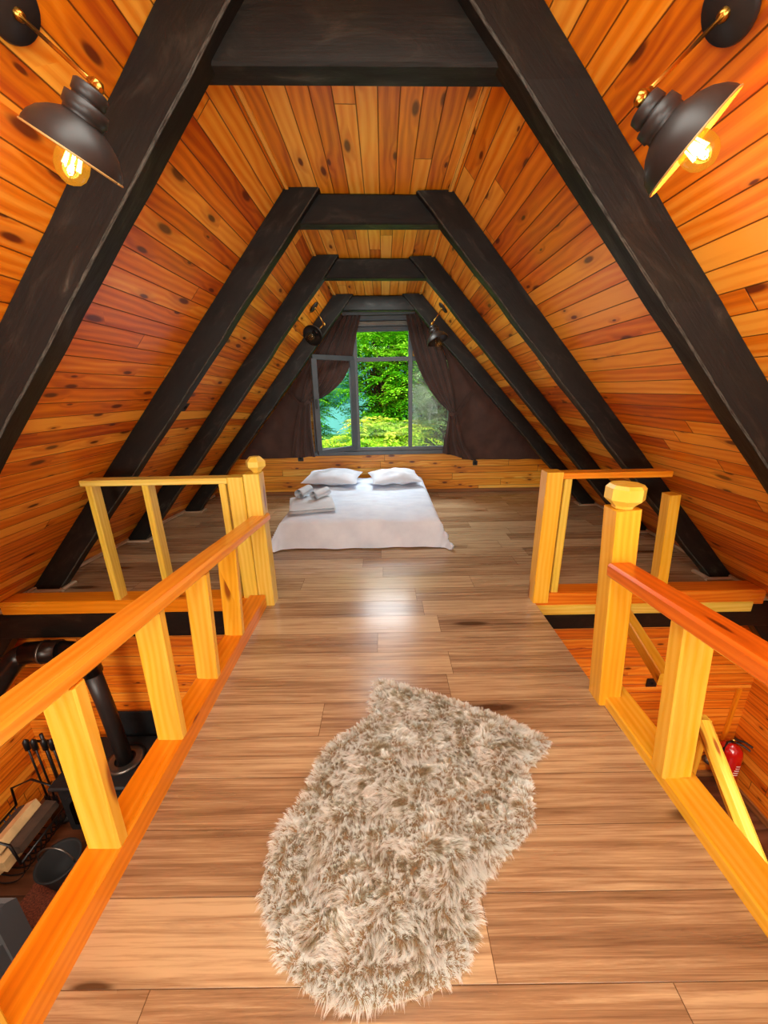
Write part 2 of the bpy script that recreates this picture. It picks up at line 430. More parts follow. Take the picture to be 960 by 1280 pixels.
# cove strips where slope meets ceiling
for i, side in enumerate((-1, 1)):
    mb = MB(); pts = []
    for r in PR:
        x, z = (r[1], r[2]) if side < 0 else (r[4], r[5]); pts.append((x-side*.012, r[0], z-.008))
    mb.sweep(pts, .024, .014, ch=.003)
    struct(mb.build('trim_%d' % (i+1), M['ceil']))

# loft floor: bridge + far platform, one continuous deck with thickness
YE = 2.46; BL, BR = -.885, 1.075
mb = MB()
def deck(x0, x1, y0, y1, z0, z1):
    P = [(x0, y0, z1), (x1, y0, z1), (x1, y1, z1), (x0, y1, z1)]
    mb.poly(P, [(p[0], p[1]) for p in P])
    Q = [(x0, y1, z0), (x1, y1, z0), (x1, y0, z0), (x0, y0, z0)]
    mb.poly(Q, [(p[0], p[1]) for p in Q])
    for a, b in (((x0, y0), (x1, y0)), ((x1, y0), (x1, y1)), ((x1, y1), (x0, y1)), ((x0, y1), (x0, y0))):
        mb.poly([(a[0], a[1], z0), (b[0], b[1], z0), (b[0], b[1], z1), (a[0], a[1], z1)], [(a[0]+a[1], z0), (b[0]+b[1], z0), (b[0]+b[1], z1), (a[0]+a[1], z1)])
deck(BL, BR, -3.0, YE+.02, -.10, 0); deck(-2.93, 2.86, YE+.02, 5.6, -.10, 0)
struct(mb.build('floor', M['laminate'], fix=False))
# rear gable wall behind the viewpoint
mb = MB(); p = prof(-3)
xl, xr = roofx(-1, -3, -.55), roofx(1, -3, -.55)
P = [(p[0], -3.0, p[1]), (p[3], -3.0, p[4]), (xr, -3.0, -.55), (xr, -3.0, -2.2), (xl, -3.0, -2.2), (xl, -3.0, -.55)]
mb.poly(P); flip_if(struct(mb.build('wall_front', M['gable'], fix=False)), (0, 0, 0))
# ground storey: floor, knee walls, wall under the loft edge
ZG = -2.2; YW = 2.8; XKL, XKR = roofx(-1, 2.8, -.55), roofx(1, 2.8, -.55)
mb = MB(); P = [(XKL, -3, ZG), (XKR, -3, ZG), (XKR, YW, ZG), (XKL, YW, ZG)]
mb.poly(P, [(q[0], q[1]) for q in P]); flip_if(struct(mb.build('floor.001', M['lamdark'], fix=False)), (0, 0, 0))
for side, X in ((-1, XKL), (1, XKR)):
    mb = MB(); P = [(X, -3, ZG), (X, YW, ZG), (X, YW, -.55), (X, -3, -.55)]
    mb.poly(P, [(q[1], q[2]) for q in P])
    flip_if(struct(mb.build('wall_left' if side < 0 else 'wall_right', M['low'], fix=False)), (0, 0, -1))
mb = MB(); P = [(XKL, YW, ZG), (XKR, YW, ZG), (XKR, YW, -.55), (roofx(1, YW, -.1), YW, -.1), (roofx(-1, YW, -.1), YW, -.1), (XKL, YW, -.55)]
mb.poly(P, [(q[0], q[2]) for q in P]); flip_if(struct(mb.build('wall_back', M['low'], fix=False)), (0, 0, -1))
mb = MB().box((XKL+.02, YW-.02, ZG), (XKR-.02, YW, ZG+.07)); struct(mb.build('baseboard_back', M['skirtbrown']))
mb = MB().box((XKR-.02, -2.9, ZG), (XKR, YW-.02, ZG+.07)); struct(mb.build('baseboard_right', M['skirtbrown']))
mb = MB().box((1.2, YW-.018, -1.13), (XKR-.02, YW, -1.10)); struct(mb.build('trim_3', M['low']))
mb = MB().box((XKR-.13, YW-.03, -2.1), (XKR-.10, YW, -1.13)); struct(mb.build('trim_4', M['rail']))

# back gable wall (loft end) with window opening
YB = 5.6
def rx(s, z): return roofx(s, YB, z)
mb = MB()
WL, WR, WB, WT, CL, CR, CT = -1.0, .95, .62, 1.90, -.40, .405, 2.44
def rz(side, x):
    p = prof(YB)
    return (p[1]*(x-p[2])/(p[0]-p[2])) if side < 0 else (p[4]*(x-p[5])/(p[3]-p[5]))
def wp(pts): mb.poly([(x, YB, z) for x, z in pts], [(x, z) for x, z in pts])
wp([(rx(-1, 0), 0), (rx(1, 0), 0), (rx(1, WB), WB), (rx(-1, WB), WB)])
wp([(rx(-1, WB), WB), (WL, WB), (WL, rz(-1, WL))])
wp([(WR, WB), (rx(1, WB), WB), (WR, rz(1, WR))])
p = prof(YB)
wp([(WL, rz(-1, WL)), (WL, WT), (CL, WT), (CL, p[1]), (p[0], p[1])][0 if rz(-1, WL) > WT else 1:])
wp([(CR, WT), (WR, WT), (WR, rz(1, WR)), (p[3], p[4]), (CR, p[4])])
wp([(CL, CT), (CR, CT), (CR, p[4]), (CL, p[4])])
flip_if(struct(mb.build('wall_back', M['gable'], fix=False)), (0, 0, 1))
mb = MB().box((rx(-1, 0)+.03, YB-.018, 0), (rx(1, 0)-.03, YB, .055)); struct(mb.build('baseboard_back', M['skirtbrown']))
# skirting along the roof feet of the loft
for side, nm in ((-1, 'left'), (1, 'right')):
    mb = MB(); pts = [(roofx(side, y, .02)-side*.02, y, .02) for y in (2.62, 3.8, 4.8, 5.58)]
    mb.sweep(pts, .03, .035, ch=.006); struct(mb.build('baseboard_'+nm, M['skirt']))

# ------------------------------------------------------------------ black timber frames
def rafter(side, y0, fx, foot, seed, zt=None, z0=0.0):
    """sloping timber: fx = inner face x at z=0; outer face lies on the boards"""
    mb = MB(); n = 26; p = prof(y0+.05); ztop = (p[1] if side < 0 else p[4])-.002
    rows = []
    for i in range(n+1):
        t = i/n; z = z0+(ztop-z0)*t
        xo = roofx(side, y0+.05, z)-side*.004
        inner_top = roofx(side, y0+.05, ztop)-side*.215
        xi = fx+(inner_top-fx)*(z/ztop)
        nz = noise.noise(V((seed*7.1, i*.45, 1.7)))*.012+noise.noise(V((seed*3.1, i*1.3, 4.2)))*.006
        rows.append((xi+side*nz, xo, z, noise.noise(V((seed, i*.6, 9)))*.006))
    Y0, Y1 = y0, y0+.10; c = .010; dist = 0; per = [0, .16, .175, .25, .265, .425, .44, .52]
    for i, (xi, xo, z, ny) in enumerate(rows):
        s = -side
        ring = [(xo, Y0+ny, z), (xi-s*c, Y0+ny, z), (xi, Y0+c+ny, z), (xi, Y1-c, z), (xi-s*c, Y1, z), (xo, Y1, z)]
        mb.v.extend(ring)
    pv = [0, .17, .18, .27, .28, .45, .55]
    for i in range(n):
        d0, d1 = i/n*3.6+seed, (i+1)/n*3.6+seed
        for j in range(6):
            k = (j+1) % 6; a = i*6
            mb.face((a+j, a+k, a+k+6, a+j+6), [(d0, pv[j]), (d0, pv[j+1]), (d1, pv[j+1]), (d1, pv[j])])
    mb.face(tuple(range(6)), [(0, 0)]*6); mb.face(tuple(n*6+j for j in range(6)), [(0, 0)]*6)
    return mb
FR = [  # y, left inner foot, right inner foot, collar bottom z (left,right), collar y offset
    (1.50, -2.66, 2.59, 2.475, 2.45, .05, 'black A-frame timbers nearest the viewpoint, reaching past both top corners'),
    (2.75, -2.66, 2.60, 2.49, 2.47, .05, 'black A-frame timbers second from the front, landing behind the loft railings'),
    (3.80, -2.58, 2.62, 2.452, 2.43, .05, 'black A-frame timbers third from the front, beside the foot of the bed'),
    (4.80, -2.47, 2.59, 2.372, 2.355, .05, 'black A-frame timbers farthest back, framing the window and curtains')]
for i, (y, fl, fr, zl, zr, dy, lab) in enumerate(FR):
    t = thing('timber_frame', lab, 'roof timbers', (0, y, 0), 'black A-frame timbers')
    for side, fx in ((-1, fl), (1, fr)):
        z0 = 0.0 if i else -.55
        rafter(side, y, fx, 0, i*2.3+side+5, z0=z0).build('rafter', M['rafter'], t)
    p = prof(y+.1); top = p[1]-.01 if False else min(p[1], p[4])-.004
    n = 8; pts = []; hs = []
    for k in range(n+1):
        q = k/n; zb = zl+(zr-zl)*q; x = roofx(-1, y, zl)+.10+(roofx(1, y, zr)-.20-roofx(-1, y, zl))*q
        zt_ = (p[1]+(p[4]-p[1])*q)-.003; pts.append((x, y+dy+.05, (zb+zt_)/2)); hs.append(zt_-zb)
    mb = MB().sweep(pts, .096, .15, ch=.008, hs=hs, u0=i*1.7); mb.build('collar_beam', M['beam'], t)
# beige mouldings round the rafter feet
tn = 5
for i, (y, fl, fr, *_r) in enumerate(FR[1:]):
    for side, fx in ((-1, fl), (1, fr)):
        xo = roofx(side, y, 0)-side*.02
        mb = MB().box((min(xo, fx-side*.055), y-.035, 0), (max(xo, fx-side*.055), y-.002, .022), ch=.006)
        mb.box((min(fx-side*.012, fx-side*.055), y-.002, 0), (max(fx-side*.012, fx-side*.055), y+.13, .022), ch=.006)
        struct(mb.build('trim_%d' % tn, M['skirt'])); tn += 1
# black beam that carries the loft edge, above the ground-floor wall
o = thing('support_beam', None, None, (0, 2.54, -.24))
MB().box((-2.96, 2.482, -.24), (2.9, 2.62, -.102), ch=.01).build('beam', M['beam'], o)
MB().box((-2.96, 2.456, -.24), (2.9, 2.478, -.037), ch=.004).build('fascia_board', M['beam'], o)
tag(o, 'long black beam carrying the loft floor edge under both end railings', 'beam')
for side in (-1, 1):
    xk = roofx(side, 2.5, -.10); xe = roofx(side, 2.5, -.55)
    mb = MB().sweep([(xk-side*.10, 2.56, -.12), (xe-side*.10, 2.56, -.60), (xe-side*.02, 2.56, -.9)], .16, .11, up=(0, 1, 0), ch=.01)
    o = mb.build('beam_brace', M['beam'])
    tag(o, 'black timber stub under the %s end of the loft edge beam' % ('left' if side < 0 else 'right'), 'beam')

# ------------------------------------------------------------------ railings
def bar(mb, p0, p1, w, h, up=(0, 0, 1), ch=.006): return mb.sweep([p0, p1], w, h, up, ch)
def post(x, y, z0, z1, w, d, mat, par, name='post', dx=0, dy=0, label=None):
    mb = MB().sweep([(x, y, z0), (x+dx, y+dy, z1)], w, d, up=(0, 1, 0), ch=.006)
    return mb.build(name, M[mat], par, label)
# left bridge railing
t = thing('bridge_railing', 'low orange pine railing along the left edge of the bridge floor', 'railing', (-.94, 1.2, 0))
MB().box((-1.003, -1.2, -.14), (BL, YE-.005, .095), ch=.006).build('base_rail', M['rail'], t)
bar(MB(), (-.985, -1.2, .875), (-.866, 2.55, .665), .108, .055, ch=.012).build('handrail', M['rail'], t)
for y in (-.35, .05, .455, .87, 1.275, 1.635, 2.0):
    zt = .875-(y+1.2)/3.75*.21-.026
    post(-.938, y, .095, zt, .108, .045, 'post', t, dx=.035-.015*(y < 1.5))
nw = post(-.885, 2.52, .0, .985, .108, .11, 'palepost', t, 'newel_post', label='newel with a small faceted cap')
cap = MB().lathe([(.0, 0), (.03, 0), (.036, .012), (.066, .04), (.066, .075), (.036, .105), (0, .108)], (-.87, 2.55, .985), n=6, smooth=False)
subpart(cap.build('cap', M['palepost'], t), nw)
# left loft-edge railing + corner
t = thing('loft_railing', 'pale pine railing at the loft edge, left of the bridge', 'railing', (-1.5, 2.52, 0))
MB().box((-2.84, 2.455, -.035), (-1.005, 2.60, .07), ch=.005).build('base_rail', M['rail'], t)
mb = MB().box((-2.02, 2.46, .925), (-1.046, 2.56, .965), ch=.004); mb.build('handrail', M['palepost'], t)
post(-1.975, 2.51, .06, .926, .042, .09, 'palepost', t)
post(-1.60, 2.51, .06, .926, .042, .09, 'palepost', t)
post(-1.085, 2.51, .06, .926, .045, .09, 'palepost', t)
post(-.994, 2.51, .07, .968, .104, .10, 'palepost', t, 'corner_post')
# right loft-edge railing
t = thing('loft_railing', 'pale pine railing at the loft edge, right of the bridge', 'railing', (1.5, 2.5, 0))
MB().box((1.08, 2.44, -.045), (2.74, 2.58, .075), ch=.005).build('base_rail', M['railred'], t)
MB().box((1.045, 2.43, -.10), (2.66, 2.455, -.02), ch=.004).build('lower_board', M['palepost'], t)
MB().box((1.16, 2.44, .918), (1.88, 2.54, .958), ch=.004).build('handrail', M['rail'], t)
post(1.215, 2.50, .075, .918, .05, .09, 'palepost', t)
post(1.115, 2.49, .0, .965, .11, .11, 'post', t, 'corner_post')
post(1.995, 2.50, .07, .79, .075, .09, 'post', t, dx=-.05, label='short pine post standing free of the rail')
# right bridge railing
t = thing('bridge_railing', 'low red-orange pine railing along the right edge of the bridge floor', 'railing', (1.12, 1.0, 0))
MB().box((BR-.015, -1.2, -.14), (1.19, 1.60, .05), ch=.006).build('base_rail', M['post'], t)
bar(MB(), (1.04, -1.2, .92), (1.003, 1.485, .742), .108, .062, ch=.010).build('handrail', M['railred'], t)
for y in (-.25, .18, .60, 1.12):
    zt = .92-(y+1.2)/2.685*.178-.03
    post(1.108, y, .05, zt, .112, .07, 'post', t, dx=-.065)
nw = post(1.085, 1.545, .0, 1.005, .105, .105, 'post', t, 'newel_post', dx=-.078, label='tall newel with a faceted cap')
cap = MB().lathe([(.0, -.004), (.042, 0), (.045, .012), (.076, .04), (.076, .088), (.064, .102), (0, .103)], (1.007, 1.545, 1.005), n=8, smooth=False)
subpart(cap.build('cap', M['palepost'], t), nw)
# stair guard going down on the right
t = thing('stair_railing', 'pine stair guard dropping from the loft edge into the opening on the right', 'railing', (1.6, 2.0, -.5))
bar(MB(), (1.71, 2.405, -.07), (1.60, 1.80, -.13), .07, .09).build('brace', M['post'], t)
bar(MB(), (2.36, 2.25, -.93), (2.22, 1.25, -1.55), .11, .09, ch=.03).build('handrail', M['post'], t)
post(2.40, 2.28, ZG, -.93, .07, .07, 'post', t)
post(2.24, 1.30, ZG, -1.52, .07, .07, 'post', t)

# ------------------------------------------------------------------ window
Yf = YB-.03
w = bpy.data.objects.new('window_1', None); C.objects.link(w); w.location = (0, YB, WB); w['kind'] = 'structure'
def fbar(x0, z0, x1, z1, nm='window_frame', d=.06, y=Yf): return MB().box((x0, y-d/2, z0), (x1, y+d/2, z1), ch=.004).build(nm, M['frame'], w)
fbar(WL-.03, WB-.02, WR+.02, WB+.035, 'window_sill', .10)
fbar(WL, WB+.035, WR, WB+.085, 'bottom_rail')
fbar(WL, WB+.085, WL+.05, WT-.03, 'stile')
fbar(WR-.04, WB+.085, WR, WT-.03, 'stile')
fbar(CL, WB+.085, CL+.055, CT-.21, 'mullion'); fbar(CR-.055, WB+.085, CR, CT-.21, 'mullion')
fbar(WL, WT-.035, WR, WT+.02, 'transom', .05)
fbar(CL, CT-.02, CR, CT+.02, 'head')
for k in range(3):
    z = CT-.205+k*.065
    MB().box((CL+.01, Yf-.03-.008*k, z), (CR-.01, Yf+.02, z+.066), ch=.012).build('shutter_slat', M['frame' if k != 1 else 'steel'], w)
for x0, x1, z0, z1 in ((CL+.055, CR-.055, WB+.085, WT-.035), (CL+.055, CR-.055, WT+.02, CT-.205), (CR, WR-.04, WB+.085, WT-.035)):
    P = [(x0, Yf, z0), (x1, Yf, z0), (x1, Yf, z1), (x0, Yf, z1)]
    MB().poly(P).build('pane', M['glass'], w)
P = [(CR, Yf+.035, WB+.085), (WR-.04, Yf+.035, WB+.085), (WR-.04, Yf+.035, WT-.035), (CR, Yf+.035, WT-.035)]
MB().poly(P).build('insect_screen', M['screen'], w)
# open sash, hinged at the left mullion and swung inwards
hx, hy = CL-.005, YB-.075; fxx, fy = -.885, 5.10
def sash_pt(s, z): return (hx+(fxx-hx)*s, hy+(fy-hy)*s, z)
sh = bpy.data.objects.new('sash', None); C.objects.link(sh); sh.parent = w; sh.location = (0, 0, 0)
off = V((0, YB, WB))
def spart(nm, mat, mb):
    o = mb.build(nm, M[mat]); o.parent = sh; o.location = -off; return o
z0, z1 = .715, 1.905
for a, b, nm in (((0, z0), (1, z0), 'sash_rail'), ((0, z1), (1, z1), 'sash_rail'), ((0.035, z0+.02), (0.035, z1-.02), 'sash_stile'), ((.965, z0+.02), (.965, z1-.02), 'sash_stile')):
    spart(nm, 'frame', MB().sweep([sash_pt(*a), sash_pt(*b)], .07 if a[0] == b[0] else .05, .06, up=(0, 0, 1) if a[0] != b[0] else (-.5, 1, 0), ch=.004))
spart('pane', 'glass', MB().poly([sash_pt(.06, z0+.02), sash_pt(.94, z0+.02), sash_pt(.94, z1-.02), sash_pt(.06, z1-.02)]))
spart('handle', 'black', MB().box((fxx+.02, fy-.045, 1.28), (fxx+.04, fy-.02, 1.40), ch=.004))

# ------------------------------------------------------------------ curtains
def lerp_poly(pts, t):
    n = len(pts)-1; q = min(max(t, 0), 1)*n; i = min(int(q), n-1); f = q-i
    # catmull
    g = lambda k: V(pts[min(max(k, 0), n)])
    p0, p1, p2, p3 = g(i-1), g(i), g(i+1), g(i+2)
    return .5*((2*p1)+(p2-p0)*f+(2*p0-5*p1+4*p2-p3)*f*f+(3*p1-p0-3*p2+p3)*f**3)
def cloth(inner, outer, y, folds, amp, nu=60, nv=44, seed=0, taper=None, wr=.006):
    mb = MB()
    def fn(a, b):
        p = lerp_poly(inner, b).lerp(lerp_poly(outer, b), a)
        k = amp*(taper(b) if taper else 1)
        yy = y-k*(math.sin(a*folds*2*PI+seed+1.2*b)+.4*math.sin(a*folds*4.3*PI+seed*2))-wr*noise.noise(V((p.x*6, p.y*6, seed)))*3
        return (p.x, yy, p.y)
    return mb.grid(fn, nu, nv)
ct = thing('curtain', 'dark brown curtain tied back at the right side of the window', 'curtain', (1.0, 5.45, 2.4), 'brown curtains')
inn = [(.30, 2.435), (.36, 2.12), (.45, 1.82), (.58, 1.56), (.74, 1.34), (.90, 1.19)]
out = [(.60, 2.435), (.74, 2.12), (.86, 1.82), (.93, 1.56), (.97, 1.34), (1.0, 1.17)]
cloth(inn, out, 5.42, 4.5, .020, seed=1, nu=110, taper=lambda b: 1.1-.6*b).build('gathered_drape', M['curtain'], ct)
ro = [(roofx(1, 5.5, z)-.03, z) for z in (2.40, 2.0, 1.6, 1.2, .85, .5)]
cloth([(.50, 2.40), (.80, 2.0), (.92, 1.6), (.98, 1.2), (1.05, .85), (1.12, .52)], ro, 5.47, 1.0, .008, seed=3, wr=.008).build('flat_panel', M['curtain'], ct)
cloth([(.90, 1.19), (.88, 1.0), (.85, .8), (.83, .62)], [(1.0, 1.17), (1.06, .95), (1.15, .72), (1.32, .50)], 5.43, 2.5, .016, seed=5, taper=lambda b: .5+b).build('lower_drape', M['curtain'], ct)
MB().sweep([(.89, 5.385, 1.165), (.96, 5.37, 1.155), (1.03, 5.40, 1.19), (1.22, 5.46, 1.47)], .012, .05, up=(0, 0, 1), ch=.004).build('tieback', M['curtain'], ct)
ct = thing('curtain', 'dark brown curtain tied back at the left behind the open window sash', 'curtain', (-1.1, 5.45, 2.4), 'brown curtains')
inn = [(-.27, 2.435), (-.36, 2.12), (-.43, 1.85), (-.56, 1.62), (-.80, 1.43), (-1.03, 1.35)]
out = [(-.58, 2.435), (-.78, 2.12), (-.95, 1.85), (-1.06, 1.62), (-1.12, 1.43), (-1.15, 1.32)]
cloth(inn, out, 5.50, 4.5, .018, seed=2, nu=110, taper=lambda b: 1.1-.6*b).build('gathered_drape', M['curtain'], ct)
lo = [(roofx(-1, 5.5, z)+.03, z) for z in (2.40, 2.0, 1.6, 1.2, .85, .57)]
cloth([(-.55, 2.40), (-.85, 2.0), (-1.06, 1.6), (-1.12, 1.2), (-1.14, .85), (-1.16, .58)], lo, 5.53, 1.0, .008, seed=4, wr=.006).build('flat_panel', M['curtain'], ct)
cloth([(-1.00, 1.36), (-1.02, 1.1), (-1.01, .85), (-.99, .60)], [(-1.15, 1.32), (-1.22, 1.1), (-1.28, .85), (-1.33, .60)], 5.46, 2.5, .016, seed=6, taper=lambda b: .5+b).build('lower_drape', M['curtain'], ct)
MB().sweep([(-1.01, 5.43, 1.37), (-1.08, 5.41, 1.33), (-1.16, 5.44, 1.34), (-1.3, 5.51, 1.5)], .012, .045, up=(0, 0, 1), ch=.004).build('tieback', M['curtain'], ct)
for c in C.objects:
    if c.name.startswith(('gathered_drape', 'flat_panel', 'lower_drape')):
        md = c.modifiers.new('thick', 'SOLIDIFY'); md.thickness = .003

o = MB().box((-.50, 5.33, 2.405), (.42, 5.37, 2.455), ch=.006).build('curtain_rail', M['frame']); tag(o, 'dark grey curtain rail across the top of the window', 'curtain rail')
# ------------------------------------------------------------------ sockets
def socket(c, n, up, lab, s=.04, nm='wall_socket', cat='socket'):
    c = V(c); n = V(n).normalized(); up = V(up).normalized()
    t = thing(nm, lab, cat, c)
    mb = MB().sweep([c, c+n*.012], s*2.0, s*2.0, up=up, ch=.006); mb.build('plate', M['black'], t)
    mb = MB()
    for q in (-1, 1): mb.lathe([(0, .0125), (.016, .0125), (.018, .016), (.012, .014), (0, .010)], c+up.cross(n)*q*.0+V((0, 0, 0)), n, 16)
    mb.build('outlet', M['steel'] if False else M['gasket'], t)
    return t
socket((-1.235, YB-.001, .555), (0, -1, 0), (0, 0, 1), 'black socket on the gable wall below the left curtain')
socket((1.34, YB-.001, .44), (0, -1, 0), (0, 0, 1), 'black socket on the gable wall below the right curtain', .034)
ys_, zs_ = 3.25, 1.40
nl = V((.75, 0, -.66))
socket((roofx(-1, ys_, zs_)+.004, ys_, zs_), nl, (.66, 0, .75), 'black socket on the left sloping boards beside the second timber frame')
socket((2.365, YW-.001, -1.06), (0, -1, 0), (0, 0, 1), 'black double socket on the lower wall seen through the right railing', .045)

# ------------------------------------------------------------------ sconces
def bell(mb, c, ax, R, thick=.0, n=40):
    H = R*1.05
    prof_ = [(R, 0), (R*.985, R*.10), (R*.93, R*.26), (R*.80, R*.46), (R*.62, R*.62), (R*.46, R*.72), (R*.36, R*.78)]
    return mb.lathe([(r, -h) for r, h in prof_], c, ax, n)
def sconce(base, bn, elbow, c, ax, R, lab, lit, bulb_r=.031):
    base = V(base); bn = V(bn).normalized(); elbow = V(elbow); c = V(c); ax = V(ax).normalized()
    t = thing('wall_sconce', lab, 'wall lamp', base, 'black bell sconces on brass arms')
    MB().lathe([(0, .0), (.062, .0), (.064, .006), (.058, .014), (0, .018)], base, bn, 32).build('wall_plate', M['blackmetal'], t)
    a0 = base+bn*.018
    mb = MB().tube([a0, a0+(elbow-a0)*.5, elbow], .0045, 10)
    mb.lathe([(0, -.012), (.010, -.010), (.013, 0), (.010, .010), (0, .012)], a0, bn, 12)
    mb.build('arm', M['brass'], t)
    d = (elbow-a0).normalized()
    top = c-ax*(R*1.30)
    j = MB().tube([elbow-d*.03, elbow-d*.012, elbow+d*.012, elbow+d*.02], .009, 12, rs=[.006, .010, .010, .004])
    j.tube([elbow, elbow.lerp(top, .5), top], .006, 10)
    j.lathe([(0, -.012), (.012, -.008), (.012, .008), (0, .012)], elbow, d.cross(ax).normalized(), 12)
    j.build('swivel_joint', M['brass'], t)
    # ribbed socket housing
    k = R*.43
    mb = MB().lathe([(0, -R*1.44), (k*.66, -R*1.44), (k*.78, -R*1.40), (k*.80, -R*1.18), (k*.72, -R*1.16), (k*.72, -R*1.12), (k*1.0, -R*1.10), (k*1.04, -R*.86), (k*.94, -R*.83), (k*.94, -R*.76)], c, ax, 32)
    mb.build('socket_housing', M['blackmetal'], t)
    shd = bell(MB(), c, ax, R).build('shade', M['blackmetal'], t)
    ins = bell(MB(), c+ax*.0008, ax, R*.965); o = ins.build('shade_lining', M['shadein' if lit else 'blackmetal'], t); subpart(o, shd)
    rim = MB(); n = 48; a = ax.cross(V((0, 1, .2))).normalized(); b = ax.cross(a)
    rim.tube([c+a*math.cos(i*2*PI/n)*R+b*math.sin(i*2*PI/n)*R for i in range(n+1)], .0022, 6)
    subpart(rim.build('rim', M['shadein'] if lit else M['blackmetal'], t), shd)
    r = bulb_r; q = c-ax*(R*.52)
    bl = MB().lathe([(r*.38, 0), (r*.42, r*.3), (r*.7, r*.9), (r*.95, r*1.6), (r, r*2.1), (r*.93, r*2.6), (r*.7, r*3.0), (r*.35, r*3.25), (r*.12, r*3.33), (0, r*3.36)], q, ax, 28)
    bo = bl.build('bulb', M['amber'] if lit else M['clearbulb'], t)
    fl = MB(); a = ax.cross(V((0, 1, .2))).normalized(); b = ax.cross(a)
    for i in range(8):
        th = i*PI/4; th2 = th+.35
        p0 = q+ax*r*.9+(a*math.cos(th)+b*math.sin(th))*r*.34; p1 = q+ax*r*2.3+(a*math.cos(th2)+b*math.sin(th2))*r*.5
        fl.tube([p0, p0.lerp(p1, .5), p1], .0016, 6)
    fl.tube([q+ax*r*.3, q+ax*r*1.9], .003, 8)
    fo = fl.build('filament', M['filament'] if lit else M['brass'], t); subpart(fo, bo)
    if lit:
        L = bpy.data.lights.new('bulb_light', 'POINT'); L.energy = lit; L.color = (1, .52, .17); L.shadow_soft_size = .007
        lo_ = bpy.data.objects.new('bulb_light', L); C.objects.link(lo_); lo_.location = c+ax*r*2.6-V(base); lo_.parent = t
        lo_.location = q+ax*r*1.9-V(base)
    return t
nr = V((-.74, 0, -.67))
def onroof(side, y, z): return (roofx(side, y, z)-side*.001, y, z)
sconce(onroof(-1, 1.19, 2.352), (.753, 0, -.658), (-.578, 1.015, 2.105), (-.650, 1.01, 1.990), (-.543, .056, -.838), .088, 'lit black bell sconce on a brass arm, top left of the roof slope', 7)
sconce(onroof(1, 1.10, 2.262), (-.75, 0, -.66), (.535, .99, 2.052), (.639, .967, 1.961), (.726, -.253, -.639), .091, 'lit black bell sconce on a brass arm, top right of the roof slope', 13)
sconce(onroof(-1, 4.52, 2.35), (.75, 0, -.66), (-.62, 4.5, 2.18), (-.735, 4.40, 2.056), (-.269, -.855, -.442), .105, 'small far black sconce left of the window, on the farthest timbers', 0, .05)
sconce(onroof(1, 4.52, 2.32), (-.75, 0, -.66), (.536, 4.49, 2.16), (.594, 4.43, 1.984), (.328, -.281, -.902), .115, 'small far black sconce right of the window, on the farthest timbers', 0, .05)

# ------------------------------------------------------------------ bed
BX0, BX1, BY0, BY1, BZ = -1.04, .53, 3.52, 5.38, .29
t = thing('bed', 'low double mattress with a white sheet hanging to the floor', 'bed', (-.25, 4.4, 0))
MB().box((BX0+.02, BY0+.02, 0), (BX1-.02, BY1, BZ-.02), ch=.03).build('mattress', M['mattress'], t)
mb = MB(); OV = .275; nx, ny = 110, 120
def sheet(a, b):
    X = BX0-OV+(BX1-BX0+2*OV)*a; Y = BY0-OV+(BY1-BY0+OV+.02)*b
    ox = max(BX0-X, X-BX1, 0); oy = max(BY0-Y, 0); sx = -1 if X < BX0 else 1
    cx = min(max(X, BX0), BX1); cy = max(Y, BY0); o = max(ox, oy); m = min(ox, oy)
    z = BZ-min(o, OV)*.985
    r = .035
    if o > 0: z = BZ-max(0, o-r*.3)*1.0
    fl = .16*o
    x = cx+sx*(fl*(ox/(o+1e-6))+m*.30*(ox > 0)); y = cy-(fl*.9*(oy/(o+1e-6))+m*.30*(oy > 0))
    fold = noise.noise(V((X*5, Y*5, 2)))*.022*min(o*6, 1)+m*.10*math.sin((X-Y)*34)
    x += sx*fold if ox > oy else 0; y -= fold if oy >= ox and oy > 0 else 0
    z += (noise.noise(V((X*2.4, Y*3.2, 5)))*.016+noise.noise(V((X*5, Y*18, 1)))*.010+abs(noise.noise(V((X*3+Y, Y*7, 8))))*.014)*(1 if o == 0 else .3)
    if o == 0:
        e = min(X-BX0, BX1-X, Y-BY0, .05)/.05; z -= .02*(1-e)**2
    else: z -= .02*max(0, 1-o/.04)*0+.02
    hem = .012+.012*noise.noise(V((X*3, Y*3, 7)))
    return (x, y, max(z, hem))
mb.grid(sheet, nx, ny).build('sheet', M['linen'], t)
def pillow(name, c, w, d, h, rz, tilt, lab, seed):
    t = thing(name, lab, 'pillow', c, 'white pillows on the bed')
    mb = MB(); R = Matrix.Translation(c) @ Matrix.Rotation(rz, 4, 'Z') @ Matrix.Rotation(tilt, 4, 'X')
    for s in (1, -1):
        def fn(a, b):
            u, v = a*2-1, b*2-1
            th = (max(0, 1-u*u)**.55)*(max(0, 1-v*v)**.55)*h*.5
            pin = 1-.10*(1-abs(v))*abs(u)**3; pin2 = 1-.12*(1-abs(u))*abs(v)**3
            wr = noise.noise(V((u*2.4+seed, v*2.4, s)))*.030*th/h*2+.012*math.sin(u*9+v*4+seed)*th/h
            return R @ V((u*w/2*pin, v*d/2*pin2, s*th*(1.15 if s > 0 else .75)+wr))
        mb.grid(fn, 36, 26)
    mb.build('cushion', M['pillow'], t)
    return t
pillow('pillow', (-.70, 5.02, .39), .74, .50, .17, -.12, .10, 'white pillow at the left of the bed head', 1)
pillow('pillow', (.13, 4.98, .39), .66, .50, .17, .16, .10, 'white pillow at the right of the bed head', 6)
